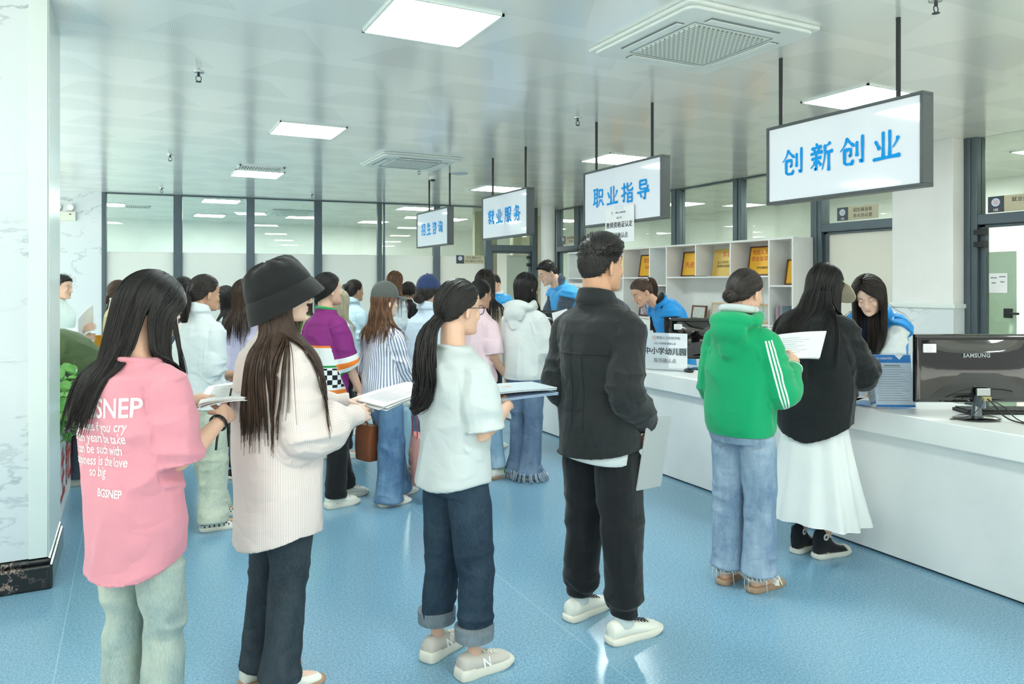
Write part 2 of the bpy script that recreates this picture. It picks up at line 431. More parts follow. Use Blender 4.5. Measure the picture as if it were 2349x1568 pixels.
# ------------------------------------------------------------ ceiling lights
def ceiling_light(x, y, label, i, mat='panel'):
    e = empty('ceiling_light', (x, y, CZ)); tag(e, label, 'ceiling light', 'square ceiling light panels')
    m = MB(); a = .305
    for q in (((-a, -a, -.012), (a, -a + .014, 0)), ((-a, a - .014, -.012), (a, a, 0)), ((-a, -a, -.012), (-a + .014, a, 0)), ((a - .014, -a, -.012), (a, a, 0))): m.box(*q)
    m.build('frame', 'trimw', e)
    MB().box((-a + .014, -a + .014, -.009), (a - .014, a - .014, -.001)).build('diffuser', mat, e)
LP = [(1.48, 3.85, 'large glowing square light panel at the top of the ceiling above the queue'),
      (1.48, 7.08, 'square light panel on the ceiling, second from the front in the left row'),
      (1.48, 10.22, 'square light panel beside the slatted air vent on the ceiling'),
      (5.05, 3.87, 'square light panel above the nearest hanging sign with brush lettering'),
      (5.02, 7.07, 'square light panel partly behind the hanging sign with a paper notice'),
      (4.95, 10.12, 'square light panel above the third hanging sign from the front'),
      (4.86, 13.5, 'square light panel behind the glass near the farthest hanging sign')]
for i, q in enumerate(LP): ceiling_light(*q, i)
for q in [(-2.1, 7.08), (-2.1, 10.22), (1.48, .62), (5.05, .62), (-2.1, .62), (1.48, -2.5), (5.05, -2.5), (-2.1, -2.5), (8.9, 4.4), (8.9, 7.4)]:
    ceiling_light(q[0], q[1], 'square light panel set in the perforated ceiling out of the picture', 0, 'panel_in' if q[0] > 8 else 'panel')
for q in [(1.40, 13.85), (-2.1, 13.85), (1.48, 16.9), (-2.1, 16.9), (5.05, 16.9), (-.4, 15.4), (3.3, 16.4), (6.4, 15.4), (9.2, 6.0), (8.9, 10.5), (8.9, 14.5)]:  # some of these panels are added to brighten the frosted panes
    ceiling_light(q[0], q[1], 'one of the real and added light panels in the room behind the glass partition', 0, 'panel_in')

# ------------------------------------------------------------ ceiling cassettes, vent, sprinklers
def rrect(a, r, n=5):
    pts = []
    for cx, cy, s0 in ((a - r, a - r, 0), (-a + r, a - r, 90), (-a + r, -a + r, 180), (a - r, -a + r, 270)):
        for k in range(n + 1): pts.append((cx + r * math.cos(R(s0 + 90 * k / n)), cy + r * math.sin(R(s0 + 90 * k / n))))
    return pts
def grille_mat():
    t = NT('cassette_grille'); x = t.xyz(t.objco())
    row = t.math('FLOOR', t.math('MULTIPLY', x[1], 48))
    u = t.math('FRACT', t.math('ADD', t.math('MULTIPLY', x[0], 30), t.math('MULTIPLY', row, .5))); v = t.math('FRACT', t.math('MULTIPLY', x[1], 48))
    h = t.math('MULTIPLY', t.math('GREATER_THAN', u, .3), t.math('GREATER_THAN', v, .42))
    t.base(t.mix(h, rgb(222, 228, 222), rgb(136, 142, 134))); t.set(.5); return t.m
M['grille'] = grille_mat()
def cassette(x, y, label):
    e = empty('air_conditioner', (x, y, CZ)); tag(e, label, 'air conditioner', 'ceiling cassette air conditioners')
    m = MB(); m.prism(rrect(.475, .02), -.022, 0); m.prism(rrect(.455, .06), -.042, -.022); m.build('panel', 'acw', e, bevel=.008)
    MB().prism(rrect(.262, .03), -.0500, -.0425).build('intake_grille', 'grille', e)
    c = MB()
    for k in range(4):
        a = R(90 * k); q = MB(); q.box((-.25, .325, -.046), (.25, .385, -.0425)); q.xf(Matrix.Rotation(a, 4, 'Z')); c.add(q.v, q.f)
    c.build('slot', 'acdark', e)
    for k in range(4):
        q = MB(); q.box((-.245, .315, -.052), (.245, .372, -.046)); q.xf(Matrix.Rotation(R(90 * k), 4, 'Z')); q.build('louvre', 'acw', e, bevel=.004)
    l = MB()
    for k in range(4):
        q = MB(); P = [(.29 * s_, .29, -.0435) for s_ in (-1, 1)]; q.tube(P, .002, 6); q.xf(Matrix.Rotation(R(90 * k), 4, 'Z')); l.add(q.v, q.f)
    l.build('seam_line', 'acdark', e)
    MB().box((.12, .268, -.0445), (.2, .276, -.0425)).build('badge', 'inkgrey', e)
cassette(2.985, 3.37, 'large white ceiling cassette air conditioner left of the nearest hanging sign')
cassette(2.92, 8.28, 'small looking white ceiling cassette air conditioner above the farthest hanging sign')
cassette(2.92, 15.4, 'white cassette air conditioner on the ceiling behind the glass partition')
def vent(x, y, label):
    e = empty('air_vent', (x, y, CZ)); tag(e, label, 'air vent', 'slatted ceiling vents')
    m = MB(); a, b = .27, .17
    m.box((-a, -b, -.015), (a, -b + .02, 0)).box((-a, b - .02, -.015), (a, b, 0)).box((-a, -b, -.015), (-a + .02, b, 0)).box((a - .02, -b, -.015), (a, b, 0))
    m.build('frame', 'acw', e); bx('backing', (-a + .02, -b + .02, -.003), (a - .02, b - .02, -.001), 'alud', e)
    s_ = MB()
    for k in range(15): s_.box((-.235 + k * .0325, -b + .02, -.012), (-.222 + k * .0325, b - .02, -.004))
    s_.build('slats', 'acw', e)
vent(1.44, 9.66, 'slatted white air vent beside the third light panel of the ceiling')
vent(.05, 15.6, 'slatted air vent on the ceiling behind the leftmost glass pane')
def sprinkler(x, y, label):
    e = empty('sprinkler', (x, y, CZ)); tag(e, label, 'fire sprinkler', 'ceiling sprinklers')
    MB().lathe([(.012, 0), (.036, 0), (.034, -.006), (.012, -.012)], n=16).build('escutcheon', 'steel', e, smooth=40)
    m = MB().lathe([(.008, -.01), (.01, -.03), (.006, -.032)], n=10)
    for s_ in (-1, 1): m.tube([(s_ * .008, 0, -.028), (s_ * .018, 0, -.04), (s_ * .016, 0, -.056), (s_ * .004, 0, -.066)], .003, 6)
    m.build('yoke', 'alud', e); MB().lathe([(.004, -.062), (.019, -.066), (.019, -.069), (.004, -.07)], n=14).build('deflector', 'alud', e)
for x, y, l in [(.41, 5.48, 'sprinkler head hanging from the ceiling above the woman in pink'), (.39, 9.16, 'second sprinkler head from the front on the left of the ceiling'),
                (.41, 12.4, 'small sprinkler head close to the glass partition on the left'), (3.47, 5.47, 'sprinkler head in front of the hanging sign with a paper notice'),
                (3.24, 8.85, 'small sprinkler head below the far cassette air conditioner'), (3.66, 2.36, 'sprinkler head at the top right edge beside the sign rod'),
                (2.6, 12.1, 'tiny sprinkler head near the top of the back glass partition')]: sprinkler(x, y, l)
sp = MB().lathe([(.0, 0), (.115, 0), (.11, -.008), (.09, -.012), (.0, -.012)], n=28).build('ceiling_speaker', plain('speaker_mesh', rgb(176, 192, 202), .6), smooth=40); sp.location = (3.84, 8.94, CZ)
tag(sp, 'round pale grey speaker flush in the ceiling near the far sign', 'ceiling speaker')
e = empty('smoke_detector', (3.66, 9.45, CZ)); tag(e, 'small cream smoke detector behind the rods of the farthest sign', 'smoke detector')
MB().lathe([(.055, 0), (.055, -.02), (.045, -.03), (.0, -.03)], n=20).build('base', 'lampwhite', e, smooth=40)
MB().lathe([(.03, -.03), (.034, -.045), (.02, -.055), (.0, -.055)], n=18).build('sensor', 'alud', e, smooth=40)

# ------------------------------------------------------------ hanging signs
def emblem(name, c, r, ux, uz, parent, mats=('whiteink', 'blueink', 'redink')):
    """round badge made of rings and a small square mark; ux, uz span its plane"""
    ux, uz = Vector(ux), Vector(uz); nrm = ux.cross(uz); c = Vector(c)
    m = MB()
    def disc(r0, r1, z, mi):
        n = 24; m.rings([[c + ux * (q * math.cos(2 * math.pi * j / n)) + uz * (q * math.sin(2 * math.pi * j / n)) + nrm * z for j in range(n)] for q in (r0, r1)], mi, cap=False)
    disc(.0001, r, .0012, 0); disc(r * .9, r, .002, 1); disc(r * .55, r * .62, .002, 1)
    for a in range(3):
        for b_ in range(3):
            if (a + b_) % 2 == 0:
                p = c + ux * (r * .22 * (a - 1)) + uz * (r * .22 * (b_ - 1)) + nrm * .002; w = r * .1
                m.add([p - ux * w - uz * w, p + ux * w - uz * w, p + ux * w + uz * w, p - ux * w + uz * w], [(0, 1, 2, 3)], 2)
    return m.build(name, list(mats), parent)
BRUSH = {}
def hanging_sign(y0, y1, word, label, rods):
    yc = (y0 + y1) / 2; e = empty('hanging_sign', (3.72, yc, 2.06)); tag(e, label, 'hanging sign', 'hanging signs over the counter')
    w = (y1 - y0) / 2; hgt = .5; t = .045; f = .018
    m = MB().box((-t, -w, 0), (t, w, f)).box((-t, -w, hgt - f), (t, w, hgt)).box((-t, -w, f), (t, -w + f, hgt - f)).box((-t, w - f, f), (t, w, hgt - f)).box((-t + .03, -w + f, f), (t - .006, w - f, hgt - f))
    m.build('frame', 'signframe', e, bevel=.002)
    fc = bx('face_panel', (-t + .008, -w + f, f), (-t + .03, w - f, hgt - f), 'signface', e)
    mx = frame_mx((-t + .0065, 0, hgt * .5), (0, -1, 0), (0, 0, 1))
    brush_text(word, .165, .215, mx, e)
    for yr in rods:
        r_ = MB().tube([(0, yr - yc, hgt), (0, yr - yc, CZ - 2.06)], .0125, 10); pass
        r_.build('rod', 'ironblk', e, smooth=40)
    return e
BRUSH.update({
'创': "p30,95 18,72 2,55|k30,92 42,78 58,66|18,56 44,58 44,36 36,36|18,58 18,14 26,8 48,8 52,20|68,78 68,32|90,96 90,8 78,17",
'新': "28,98 33,89|8,83 50,86|17,80 22,70|40,80 35,70|4,64 54,68|8,46 48,49|28,64 28,6 20,13|p22,36 16,26 4,16|36,36 48,22|p88,94 78,88 66,86|p66,88 65,50 54,6|66,62 98,65|82,62 82,0",
'业': "38,92 38,12|62,94 62,12|10,66 24,40|p92,70 86,56 74,40|2,8 98,12",
'职': "4,92 46,94|14,90 14,22|14,70 36,71|14,50 36,51|2,18 48,30|38,92 38,2|56,88 57,48|56,86 90,88 87,50|57,52 87,53|p66,38 62,24 50,8|78,38 96,10",
'指': "4,74 38,78|24,96 24,6 13,15|2,36 40,50|p86,92 72,82 54,76|52,96 52,64 60,58 92,60 94,72|54,46 54,2|54,44 90,46 90,2|54,25 90,26|54,5 90,6",
'导': "22,92 76,94 74,74|24,74 74,75|24,92 24,60 32,54 84,54 88,68|6,38 96,42|66,52 66,4 53,13|28,30 38,16",
'就': "28,98 33,89|4,82 54,86|14,72 15,52|14,70 44,72 42,54|15,54 42,55|29,52 29,6 21,13|p16,38 12,28 4,16|40,38 50,22|56,64 98,67|p72,94 71,52 54,6|80,64 80,16 86,8 97,8 99,24|86,90 95,78",
'服': "p14,92 14,40 2,4|14,90 40,92 40,6 30,11|14,68 40,69|14,46 40,47|56,92 92,94 90,70 81,71|56,94 56,0|p58,52 90,54 80,26 58,2|k64,44 78,20 99,2",
'务': "p42,98 30,82 8,66|p36,84 76,86 52,60 4,44|k34,72 60,56 98,46|16,34 80,37 72,4 58,9|p48,48 40,20 8,0",
'招': "4,74 38,78|24,96 24,6 13,15|2,36 40,50|50,90 92,92 86,54 75,59|p68,88 62,66 46,50|54,42 56,4|54,40 92,42 89,6|56,8 89,9",
'生': "p26,94 18,72 4,54|22,72 86,75|18,42 82,45|52,98 52,8|2,6 98,9",
'咨': "8,92 20,82|6,56 26,72|p48,98 42,84 32,70|44,84 90,86 79,70|p62,76 54,56 32,44|k62,70 74,54 97,46|24,36 26,2|24,34 78,36 74,4|26,6 74,7",
'询': "14,94 25,82|4,62 24,64 24,14 39,29|p54,98 48,80 36,64|50,80 92,82 88,8 75,15|50,60 50,22|50,58 74,60 74,22|50,42 74,42|50,24 74,24"})
def brush_text(word, size, pitch, mx, parent, mat='signblue'):
    m = MB(); n = len(word); zz = .0010
    for ci, ch in enumerate(word):
        ox = (ci - (n - 1) / 2) * pitch
        for st in BRUSH[ch].split('|'):
            kind = ''
            if st[0] in 'pk': kind, st = st[0], st[1:]
            P = [np.array([float(a) for a in q.split(',')]) for q in st.split()]
            if kind and len(P) > 2:      # smooth the sweeping strokes
                Q = []
                for i in range(len(P) - 1):
                    p0 = P[max(i - 1, 0)]; p1, p2 = P[i], P[i + 1]; p3 = P[min(i + 2, len(P) - 1)]
                    for k in range(5):
                        t = k / 5; Q.append(.5 * ((2 * p1) + (p2 - p0) * t + (2 * p0 - 5 * p1 + 4 * p2 - p3) * t * t + (3 * p1 - p0 - 3 * p2 + p3) * t ** 3))
                P = Q + [P[-1]]
            else:
                Q = []
                for i in range(len(P) - 1):
                    for k in range(4): Q.append(P[i] + (P[i + 1] - P[i]) * k / 4)
                P = Q + [P[-1]]
            N = len(P); L = []; Rr = []
            segs = N - 1
            for i in range(N):
                d = P[min(i + 1, N - 1)] - P[max(i - 1, 0)]; d = d / (np.linalg.norm(d) + 1e-9); nn = np.array([-d[1], d[0]])
                t = i / segs; w = 6.8 * (1.12 - .42 * math.sin(math.pi * t))
                if kind == 'p': w *= (1.15 - .85 * t)
                if kind == 'k': w *= (.6 + .7 * t) if t < .9 else .5
                if not kind and segs > 4 and i == N - 1: w *= .45
                if i == 0: w *= .75
                L.append(P[i] + nn * w); Rr.append(P[i] - nn * w)
            d0 = P[0] - P[1]; d0 = d0 / np.linalg.norm(d0); d1 = P[-1] - P[-2]; d1 = d1 / np.linalg.norm(d1)
            zz += .00009; L = [P[0] + d0 * 4.0] + L + [P[-1] + d1 * 3.5]; Rr = [P[0] + d0 * 4.0 + .01] + Rr + [P[-1] + d1 * 3.5 + .01]
            v = []; f = []
            for a, b in zip(L, Rr):
                for q in (a, b):
                    v.append(mx @ Vector(((q[0] / 100 - .5) * size + ox, (q[1] / 100 - .5) * size * 1.04, zz)))
            for i in range(len(L) - 1): f.append((2 * i, 2 * i + 1, 2 * i + 3, 2 * i + 2))
            m.add(v, f)
    return m.build('lettering', mat, parent)
hanging_sign(2.44, 3.51, '创新创业', 'nearest and largest looking hanging sign with blue brush lettering, at upper right', (3.43, 2.61))
hanging_sign(4.58, 5.70, '职业指导', 'hanging sign with blue lettering and a white paper notice stuck on it', (5.55, 4.75))
hanging_sign(6.78, 7.90, '就业服务', 'hanging sign with blue lettering above the door in the far corner, third from the front', (7.69, 6.89))
hanging_sign(8.96, 10.14, '招生咨询', 'farthest and smallest looking of the hanging blue lettered signs', (9.74, 8.99))
# paper notice hanging from sign two
e = empty('paper_notice', (3.672, 5.13, 1.90)); tag(e, 'white paper notice with black print stuck on the lower edge of a hanging sign', 'paper notice')
bx('sheet', (-.004, -.205, 0), (0, .205, .30), 'paper', e); bx('tape', (-.005, -.06, .27), (-.0041, .06, .31), 'acrylic', e)
mx = lambda z, y=0: frame_mx((-.0052, y, z), (0, -1, 0), (0, 0, 1))
text('lettering', '教师资格证认定', .054, mx(.145), 'ink', e, fat=.0006)
text('lettering', '现场确认点', .05, mx(.055), 'ink', e, fat=.0004)
text('lettering', '2023 年', .024, mx(.205), 'inkgrey', e)
text('lettering', '贵阳人文科技学院', .018, mx(.25, -.02), 'inkgrey', e)
emblem('emblem', (-.005, .10, .252), .014, (0, -1, 0), (0, 0, 1), e, ('paper', 'inkgrey', 'inkgrey'))

# ------------------------------------------------------------ door plates
def plate(mx, number, l1, l2, label, w=.54, hgt=.155):
    e = bpy.data.objects.new('door_plate', None); COL.objects.link(e); e.matrix_world = mx; e.empty_display_size = .1
    tag(e, label, 'door plate', 'office door plates')
    a = .15
    bx('dark_panel', (-w / 2, -hgt / 2, 0), (-w / 2 + a, hgt / 2, .012), 'platedark', e, bevel=.002)
    bx('name_panel', (-w / 2 + a, -hgt / 2, 0), (w / 2, hgt / 2, .010), 'platesand', e, bevel=.002)
    emblem('emblem', (-w / 2 + a / 2, hgt * .12, .0125), .043, (1, 0, 0), (0, 1, 0), e)
    if number: text('number', number, .034, frame_mx((-w / 2 + a / 2, -hgt * .36, .0135), (1, 0, 0), (0, 1, 0)), 'whiteink', e, fat=.0004)
    for i, q in enumerate((l1, l2)):
        if q: text('lettering', q, .05, frame_mx((a / 2, hgt * (.2 - .42 * i), .0112), (1, 0, 0), (0, 1, 0)), 'ink', e)
RWD = lambda y, z, n=.02: frame_mx((WX - n, y, z), (0, -1, 0), (0, 0, 1))
plate(RWD(5.76, 2.37), '106', '招生就业处', '处长办公室', 'sand and dark door plate numbered 106 beneath the nearest hanging sign')
plate(RWD(4.02, 2.32), '105', '就业指导科', '', 'door plate numbered 105 cut off by the right edge above the glass door')
plate(RWD(12.1, 2.39), '', '招生就业处', '办公室', 'small blurred door plate above the corner door beside the round column')
plate(BWM @ frame_mx((6.07, -.012, 2.0), (1, 0, 0), (0, 0, 1)), '', '招生录取大厅', '就业服务工作站', 'sand door plate on the back glass left of the far door')

# emergency light on the far marble wall
e = empty('emergency_light', BWM @ Vector((-.5, -.04, 2.53)), BA); tag(e, 'cream emergency light box with two round lamp heads on the far marble wall', 'emergency light')
bx('housing', (-.19, -.07, 0), (.12, 0, .14), 'lampwhite', e, bevel=.008)
for x in (-.12, .055):
    q = MB().tube([(x, -.03, .14), (x, -.03, .175)], .012, 8).ball((x, -.035, .205), (.052, .045, .052)).build('lamp_head', 'lampwhite', e, smooth=60)
    MB().tube([(x, -.075, .205), (x, -.088, .205)], .04, 16).build('lens', 'lens', q, smooth=40)
bx('indicator', (.03, -.073, .09), (.06, -.0705, .105), 'ink', e); bx('print_line', (-.16, -.073, .095), (-.09, -.0705, .103), 'inkgrey', e)

# ------------------------------------------------------------ counter
e = empty('service_counter', (3.82, 5, 0)); tag(e, 'long white service counter with a thick overhanging top running along the right side', 'service counter')
MB().box((-.07, -4.4, .70), (.60, 5.3, .83)).build('countertop', 'white', e, bevel=.006)
MB().box((0, -4.35, .012), (.03, 5.25, .70)).box((.03, 5.22, .012), (.56, 5.25, .70)).box((.03, -4.35, .012), (.56, -4.32, .70)).build('front_panel', 'white', e, bevel=.003)
MB().box((.02, -4.3, 0), (.54, 5.2, .012)).build('plinth', 'alud', e)

# ------------------------------------------------------------ shelf unit on the right wall
e = empty('shelf_unit', (7.08, 6.35, 0)); tag(e, 'long white open shelf unit with award plaques against the right wall', 'shelf unit')
X0, X1 = 7.08, 7.415
yv = [11.49, 10.6, 9.80, 9.11, 8.71, 8.07, 7.39, 6.72, 6.35]
def bl(n, a, b): return MB().box((a[0] - 7.08, a[1] - 6.35, a[2]), (b[0] - 7.08, b[1] - 6.35, b[2])).build(n, 'white', e, bevel=.002)
for y in yv:
    z0 = 1.66 if y in (10.6, 8.07, 7.39) else 0
    bl('upright', (X0, y - .0125, z0), (X1, y + .0125, 2.09))
bl('top_board', (X0 - .004, 6.335, 2.09), (X1, 11.505, 2.115))
bl('back_panel', (X1, 6.34, 0), (X1 + .012, 11.5, 2.11))
for a, b, zz in ((11.49, 9.8, (1.65, 1.03)), (9.8, 9.11, (1.65, 1.03)), (9.11, 8.71, (1.53, 1.03)), (8.71, 6.72, (1.65, 1.03)), (6.72, 6.35, (1.53, 1.03))):
    for z in zz: bl('shelf_board', (X0 + .003, b + .013, z - .022), (X1, a - .013, z))
for a, b in ((11.49, 9.8), (9.8, 9.11), (9.11, 8.71), (8.71, 7.7), (7.7, 6.72), (6.72, 6.35)): bl('door', (X0 + .004, b + .014, .06), (X0 + .022, a - .014, 1.0))
def lean(name, y, z, w, hgt, face, frame, label, cat, group, x=7.30, tilt=.16, fr=.018, print_=None):
    """framed plate leaning back on a shelf; its face looks towards -X"""
    q = bpy.data.objects.new(name, None); COL.objects.link(q); q.empty_display_size = .05
    xd = Vector((0, -1, 0)); yd = Vector((math.sin(tilt), 0, math.cos(tilt)))
    q.matrix_world = frame_mx((x, y, z + .002), xd, yd); tag(q, label, cat, group)
    bx('plate', (-w / 2, 0, .0), (w / 2, hgt, .014), face, q)
    if frame:
        m = MB()
        for a in (((-w / 2 - .001, -.001, .0), (w / 2 + .001, fr, .022)), ((-w / 2 - .001, hgt - fr, .0), (w / 2 + .001, hgt + .001, .022)), ((-w / 2 - .001, 0, .0), (-w / 2 + fr, hgt, .022)), ((w / 2 - fr, 0, .0), (w / 2 + .001, hgt, .022))): m.box(*a)
        m.build('frame', frame, q)
    if print_:
        for (t, yy, sz, mt) in print_: text('lettering', t, sz, frame_mx((0, hgt * yy, .0155), (1, 0, 0), (0, 1, 0)), mt, q)
    return q
GP = 'gold award plaques on the top shelf'
lean('award_plaque', 9.40, 1.65, .52, .36, 'gold', 'woodfr', 'gold award plaque in a dark frame just right of the man in black', 'award plaque', GP, print_=[('荣誉证书', .72, .085, 'redink'), ('先进单位', .42, .06, 'redink')])
lean('award_plaque', 10.2, 1.65, .52, .36, 'gold', 'woodfr', 'gold award plaque mostly hidden behind the face of the man in black', 'award plaque', GP)
lean('award_plaque', 8.36, 1.65, .52, .37, 'gold', 'woodfr', 'gold award plaque with two large red characters above the ponytailed clerk', 'award plaque', GP, print_=[('先进集体', .45, .095, 'redink')])
lean('award_plaque', 7.71, 1.65, .52, .38, 'goldpale', None, 'paler unframed gold award plaque with a glint on its lower right', 'award plaque', GP, print_=[('奖状', .78, .08, 'redink'), ('在人才培养工作中', .5, .042, 'ink'), ('成绩突出特发此状', .36, .042, 'ink')])
lean('award_plaque', 7.03, 1.65, .52, .39, 'gold', 'woodfr', 'gold award plaque in a dark frame with two rows of red print at the right', 'award plaque', GP, print_=[('贵阳人文科技', .78, .07, 'redink'), ('职业指导基地', .56, .07, 'redink'), ('贵州省教育厅', .26, .035, 'ink')])
lean('award_plaque', 6.50, 1.53, .24, .32, 'gold', 'woodfr', 'narrow dark framed plaque at the right end of the shelf', 'award plaque', GP, x=7.26)
def photo_mat(nm, seed, ca, cb):
    t = NT(nm); co = t.objco(); v = t.noise(t.scaled(co, (1, 1, 1)), 28 + seed, 4, .7); v2 = t.noise(co, 9, 2)
    t.base(t.mix(t.ramp(v, .4, .6), ca, t.mix(t.ramp(v2, .45, .55), cb, rgb(210, 215, 220)))); t.set(.3); return t.m
M['photo1'] = photo_mat('group_photo_print', 3, rgb(60, 66, 96), rgb(186, 120, 150)); M['photo2'] = photo_mat('pale_photo_print', 9, rgb(176, 190, 180), rgb(226, 208, 190))
PF = 'framed photographs on the lower shelf'
for y, w_, hh, fm, ph, lb in [(9.47, .36, .27, 'woodfr', 'photo1', 'dark framed group photograph on the lower shelf right of the man in black'),
                              (9.2, .14, .24, 'woodfr', 'photo2', 'narrow dark framed picture beside the group photograph on the lower shelf'),
                              (8.25, .3, .2, 'woodfr', 'photo2', 'dark framed picture behind the ponytail of the clerk in blue'),
                              (7.82, .36, .25, 'woodlt', 'photo2', 'light wood framed picture left of the woman in the green hoodie'),
                              (7.05, .36, .25, 'woodlt', 'photo2', 'light wood framed picture between green hoodie and black shirt')]:
    lean('photo_frame', y, 1.03, w_, hh, ph, fm, lb, 'photo frame', PF, fr=.022)
for i, (y, c_) in enumerate([(8.98, (120, 40, 50)), (8.94, (60, 40, 60)), (8.90, (150, 60, 70)), (8.86, (210, 205, 200)), (6.62, (140, 140, 150)), (6.585, (150, 90, 100)), (6.55, (120, 140, 150))]):
    b = MB().box((-.09, -.016, 0), (.09, .016, .24)).build('cover', plain('book_cover_%d' % i, rgb(*c_), .5)); b.location = (7.2, y, 1.031); b.name = 'book'
    tag(b, ['red spined book leaning beside the ponytailed clerk on the shelf', 'dark book second from the left behind the ponytailed clerk', 'rose coloured book third behind the ponytailed clerk', 'pale book right of the red ones behind the ponytailed clerk',
            'grey book at the right end of the lower shelf', 'dull red book between grey ones at the right end of the lower shelf', 'blue grey book at the far right of the lower shelf'][i], 'book', 'books standing on the lower shelf')
# paper poster on the shelf end
e = empty('paper_poster', (7.0785, 11.22, 1.12)); tag(e, 'white paper poster taped to the far end of the shelf behind the clerk in blue', 'paper poster')
bx('sheet', (-.006, -.3, 0), (0, .285, .44), 'paper', e); text('lettering', '高中 中职', .11, frame_mx((-.0072, 0, .17), (0, -1, 0), (0, 0, 1)), 'ink', e, fat=.001)
text('lettering', '现场确认点', .05, frame_mx((-.0072, 0, .06), (0, -1, 0), (0, 0, 1)), 'inkgrey', e); text('lettering', '贵阳人文科技学院', .036, frame_mx((-.0072, 0, .36), (0, -1, 0), (0, 0, 1)), 'inkgrey', e)
# notes on the door 105
e = empty('paper_note', (WX - .009, 4.205, 1.46)); tag(e, 'small white paper note stuck on the glass door at the right', 'paper note')
bx('sheet', (-.003, -.085, 0), (0, .085, .19), 'paper', e)
m = MB()
for z, y0, y1 in ((.14, .01, .07), (.15, -.07, -.01), (.09, .02, .06), (.10, -.06, -.02)): m.box((-.0036, y0, z), (-.003, y1, z + .012))
m.build('print_line', 'inkgrey', e)

# ------------------------------------------------------------ things on the counter
CAMR = Vector((.8886, -.4587, 0)); CAMF = Vector((.4587, .8886, 0))
ZC = .83
def monitor(loc, yaw, w, hgt, label, brand=True, base_dx=0.0, tilt=0, sticker=True):
    """seen from behind; local +x runs to the picture's right, -y looks at the customer side"""
    e = empty('computer_monitor', loc, yaw); tag(e, label, 'computer monitor', 'monitors on the counter')
    z0 = .085
    m = MB()
    rs = []
    for y, ins, zz in ((.03, .004, 0), (.016, 0, 0), (-.004, .004, 0), (-.012, .016, 0)):
        a, b0, b1 = w / 2 - ins, z0 + ins, z0 + hgt - ins
        rs.append([(-a, y, b0), (a, y, b0), (a, y, b1), (-a, y, b1)])
    m.rings(rs); m.build('rim', 'blackgloss', e, bevel=.006)
    g = MB(); N = 12; k = 9; v = []; f = []
    for j in range(k + 1):
        for i in range(N + 1):
            u, vv = i / N * 2 - 1, j / k * 2 - 1
            v.append((u * (w / 2 - .03), -.012 - .038 * (1 - abs(u) ** 2.6) * (1 - abs(vv) ** 2.6) ** .8, z0 + hgt / 2 + vv * (hgt / 2 - .03)))
    for j in range(k):
        for i in range(N): f.append((j * (N + 1) + i, j * (N + 1) + i + 1, (j + 1) * (N + 1) + i + 1, (j + 1) * (N + 1) + i))
    g.add(v, f); g.build('back_shell', 'blackgloss', e, smooth=60)
    bx('screen', (-w / 2 + .02, .03, z0 + .02), (w / 2 - .02, .032, z0 + hgt - .02), 'blackmat', e)
    if brand: text('lettering', 'SAMSUNG', .029, frame_mx((-.03, -.0490, z0 + hgt * .70), (1, 0, 0), (0, 0, 1)), plain('grey_logo', rgb(150, 156, 158), .35), e, fat=.0011, spacing=1.12, extr=.0001)
    if sticker:
        q = bx('inventory_sticker', (-w / 2 + .035, -.027, z0 + hgt - .095), (-w / 2 + .1, -.016, z0 + hgt - .05), 'paper', e)
        l = MB()
        for i in range(5): l.box((-w / 2 + .04, -.0276, z0 + hgt - .06 - i * .0078), (-w / 2 + .075 + .004 * (i % 3), -.0268, z0 + hgt - .0585 - i * .0078))
        l.build('print_line', 'inkgrey', q)
    n = MB().tube([(base_dx, .0, .012), (base_dx, -.004, .09)], [.026, .022], 12); n.tube([(base_dx, -.02, .075), (base_dx, -.03, .13)], [.05, .045], 12, flat=.5)
    n.build('neck', plain('smoked_clear_plastic', rgb(120, 128, 134), .08, .5), e, smooth=40)
    b = MB().lathe([(.001, 0), (.118, 0), (.122, .006), (.10, .013), (.03, .018), (.001, .018)], (base_dx, 0, 0), 32); b.v = [(x, y * .72 , z) for x, y, z in b.v]
    b.build('stand_base', 'blackgloss', e, smooth=40)
    c = MB().box((base_dx - .035, -.062, z0 + .045), (base_dx + .035, -.045, z0 + .085)); c.build('connector_plate', 'steel', e, bevel=.003)
    c = MB().box((base_dx - .012, -.08, z0 + .02), (base_dx + .03, -.05, z0 + .043)); c.build('plug', plain('plug_gold', rgb(170, 160, 110), .4), e, bevel=.003)
    return e
def PXD(px, d):   # point at camera depth d under pixel column px
    u = (px - 1174.5) / 1692; return CAMF * d + CAMR * (u * d)
p = PXD(2240, 3.93); YAW = -R(27.3)
monitor((p.x, p.y, ZC), YAW, .66, .365, 'black glossy computer monitor seen from behind at the right end of the counter')
p = PXD(1616, 6.2); monitor((p.x, p.y, ZC), YAW, .59, .345, 'black monitor back partly hidden by the woman in the green hoodie', brand=False)
p = PXD(1290, 8.02); monitor((p.x, p.y, ZC), YAW, .58, .345, 'black monitor half hidden behind the man in black', sticker=True)
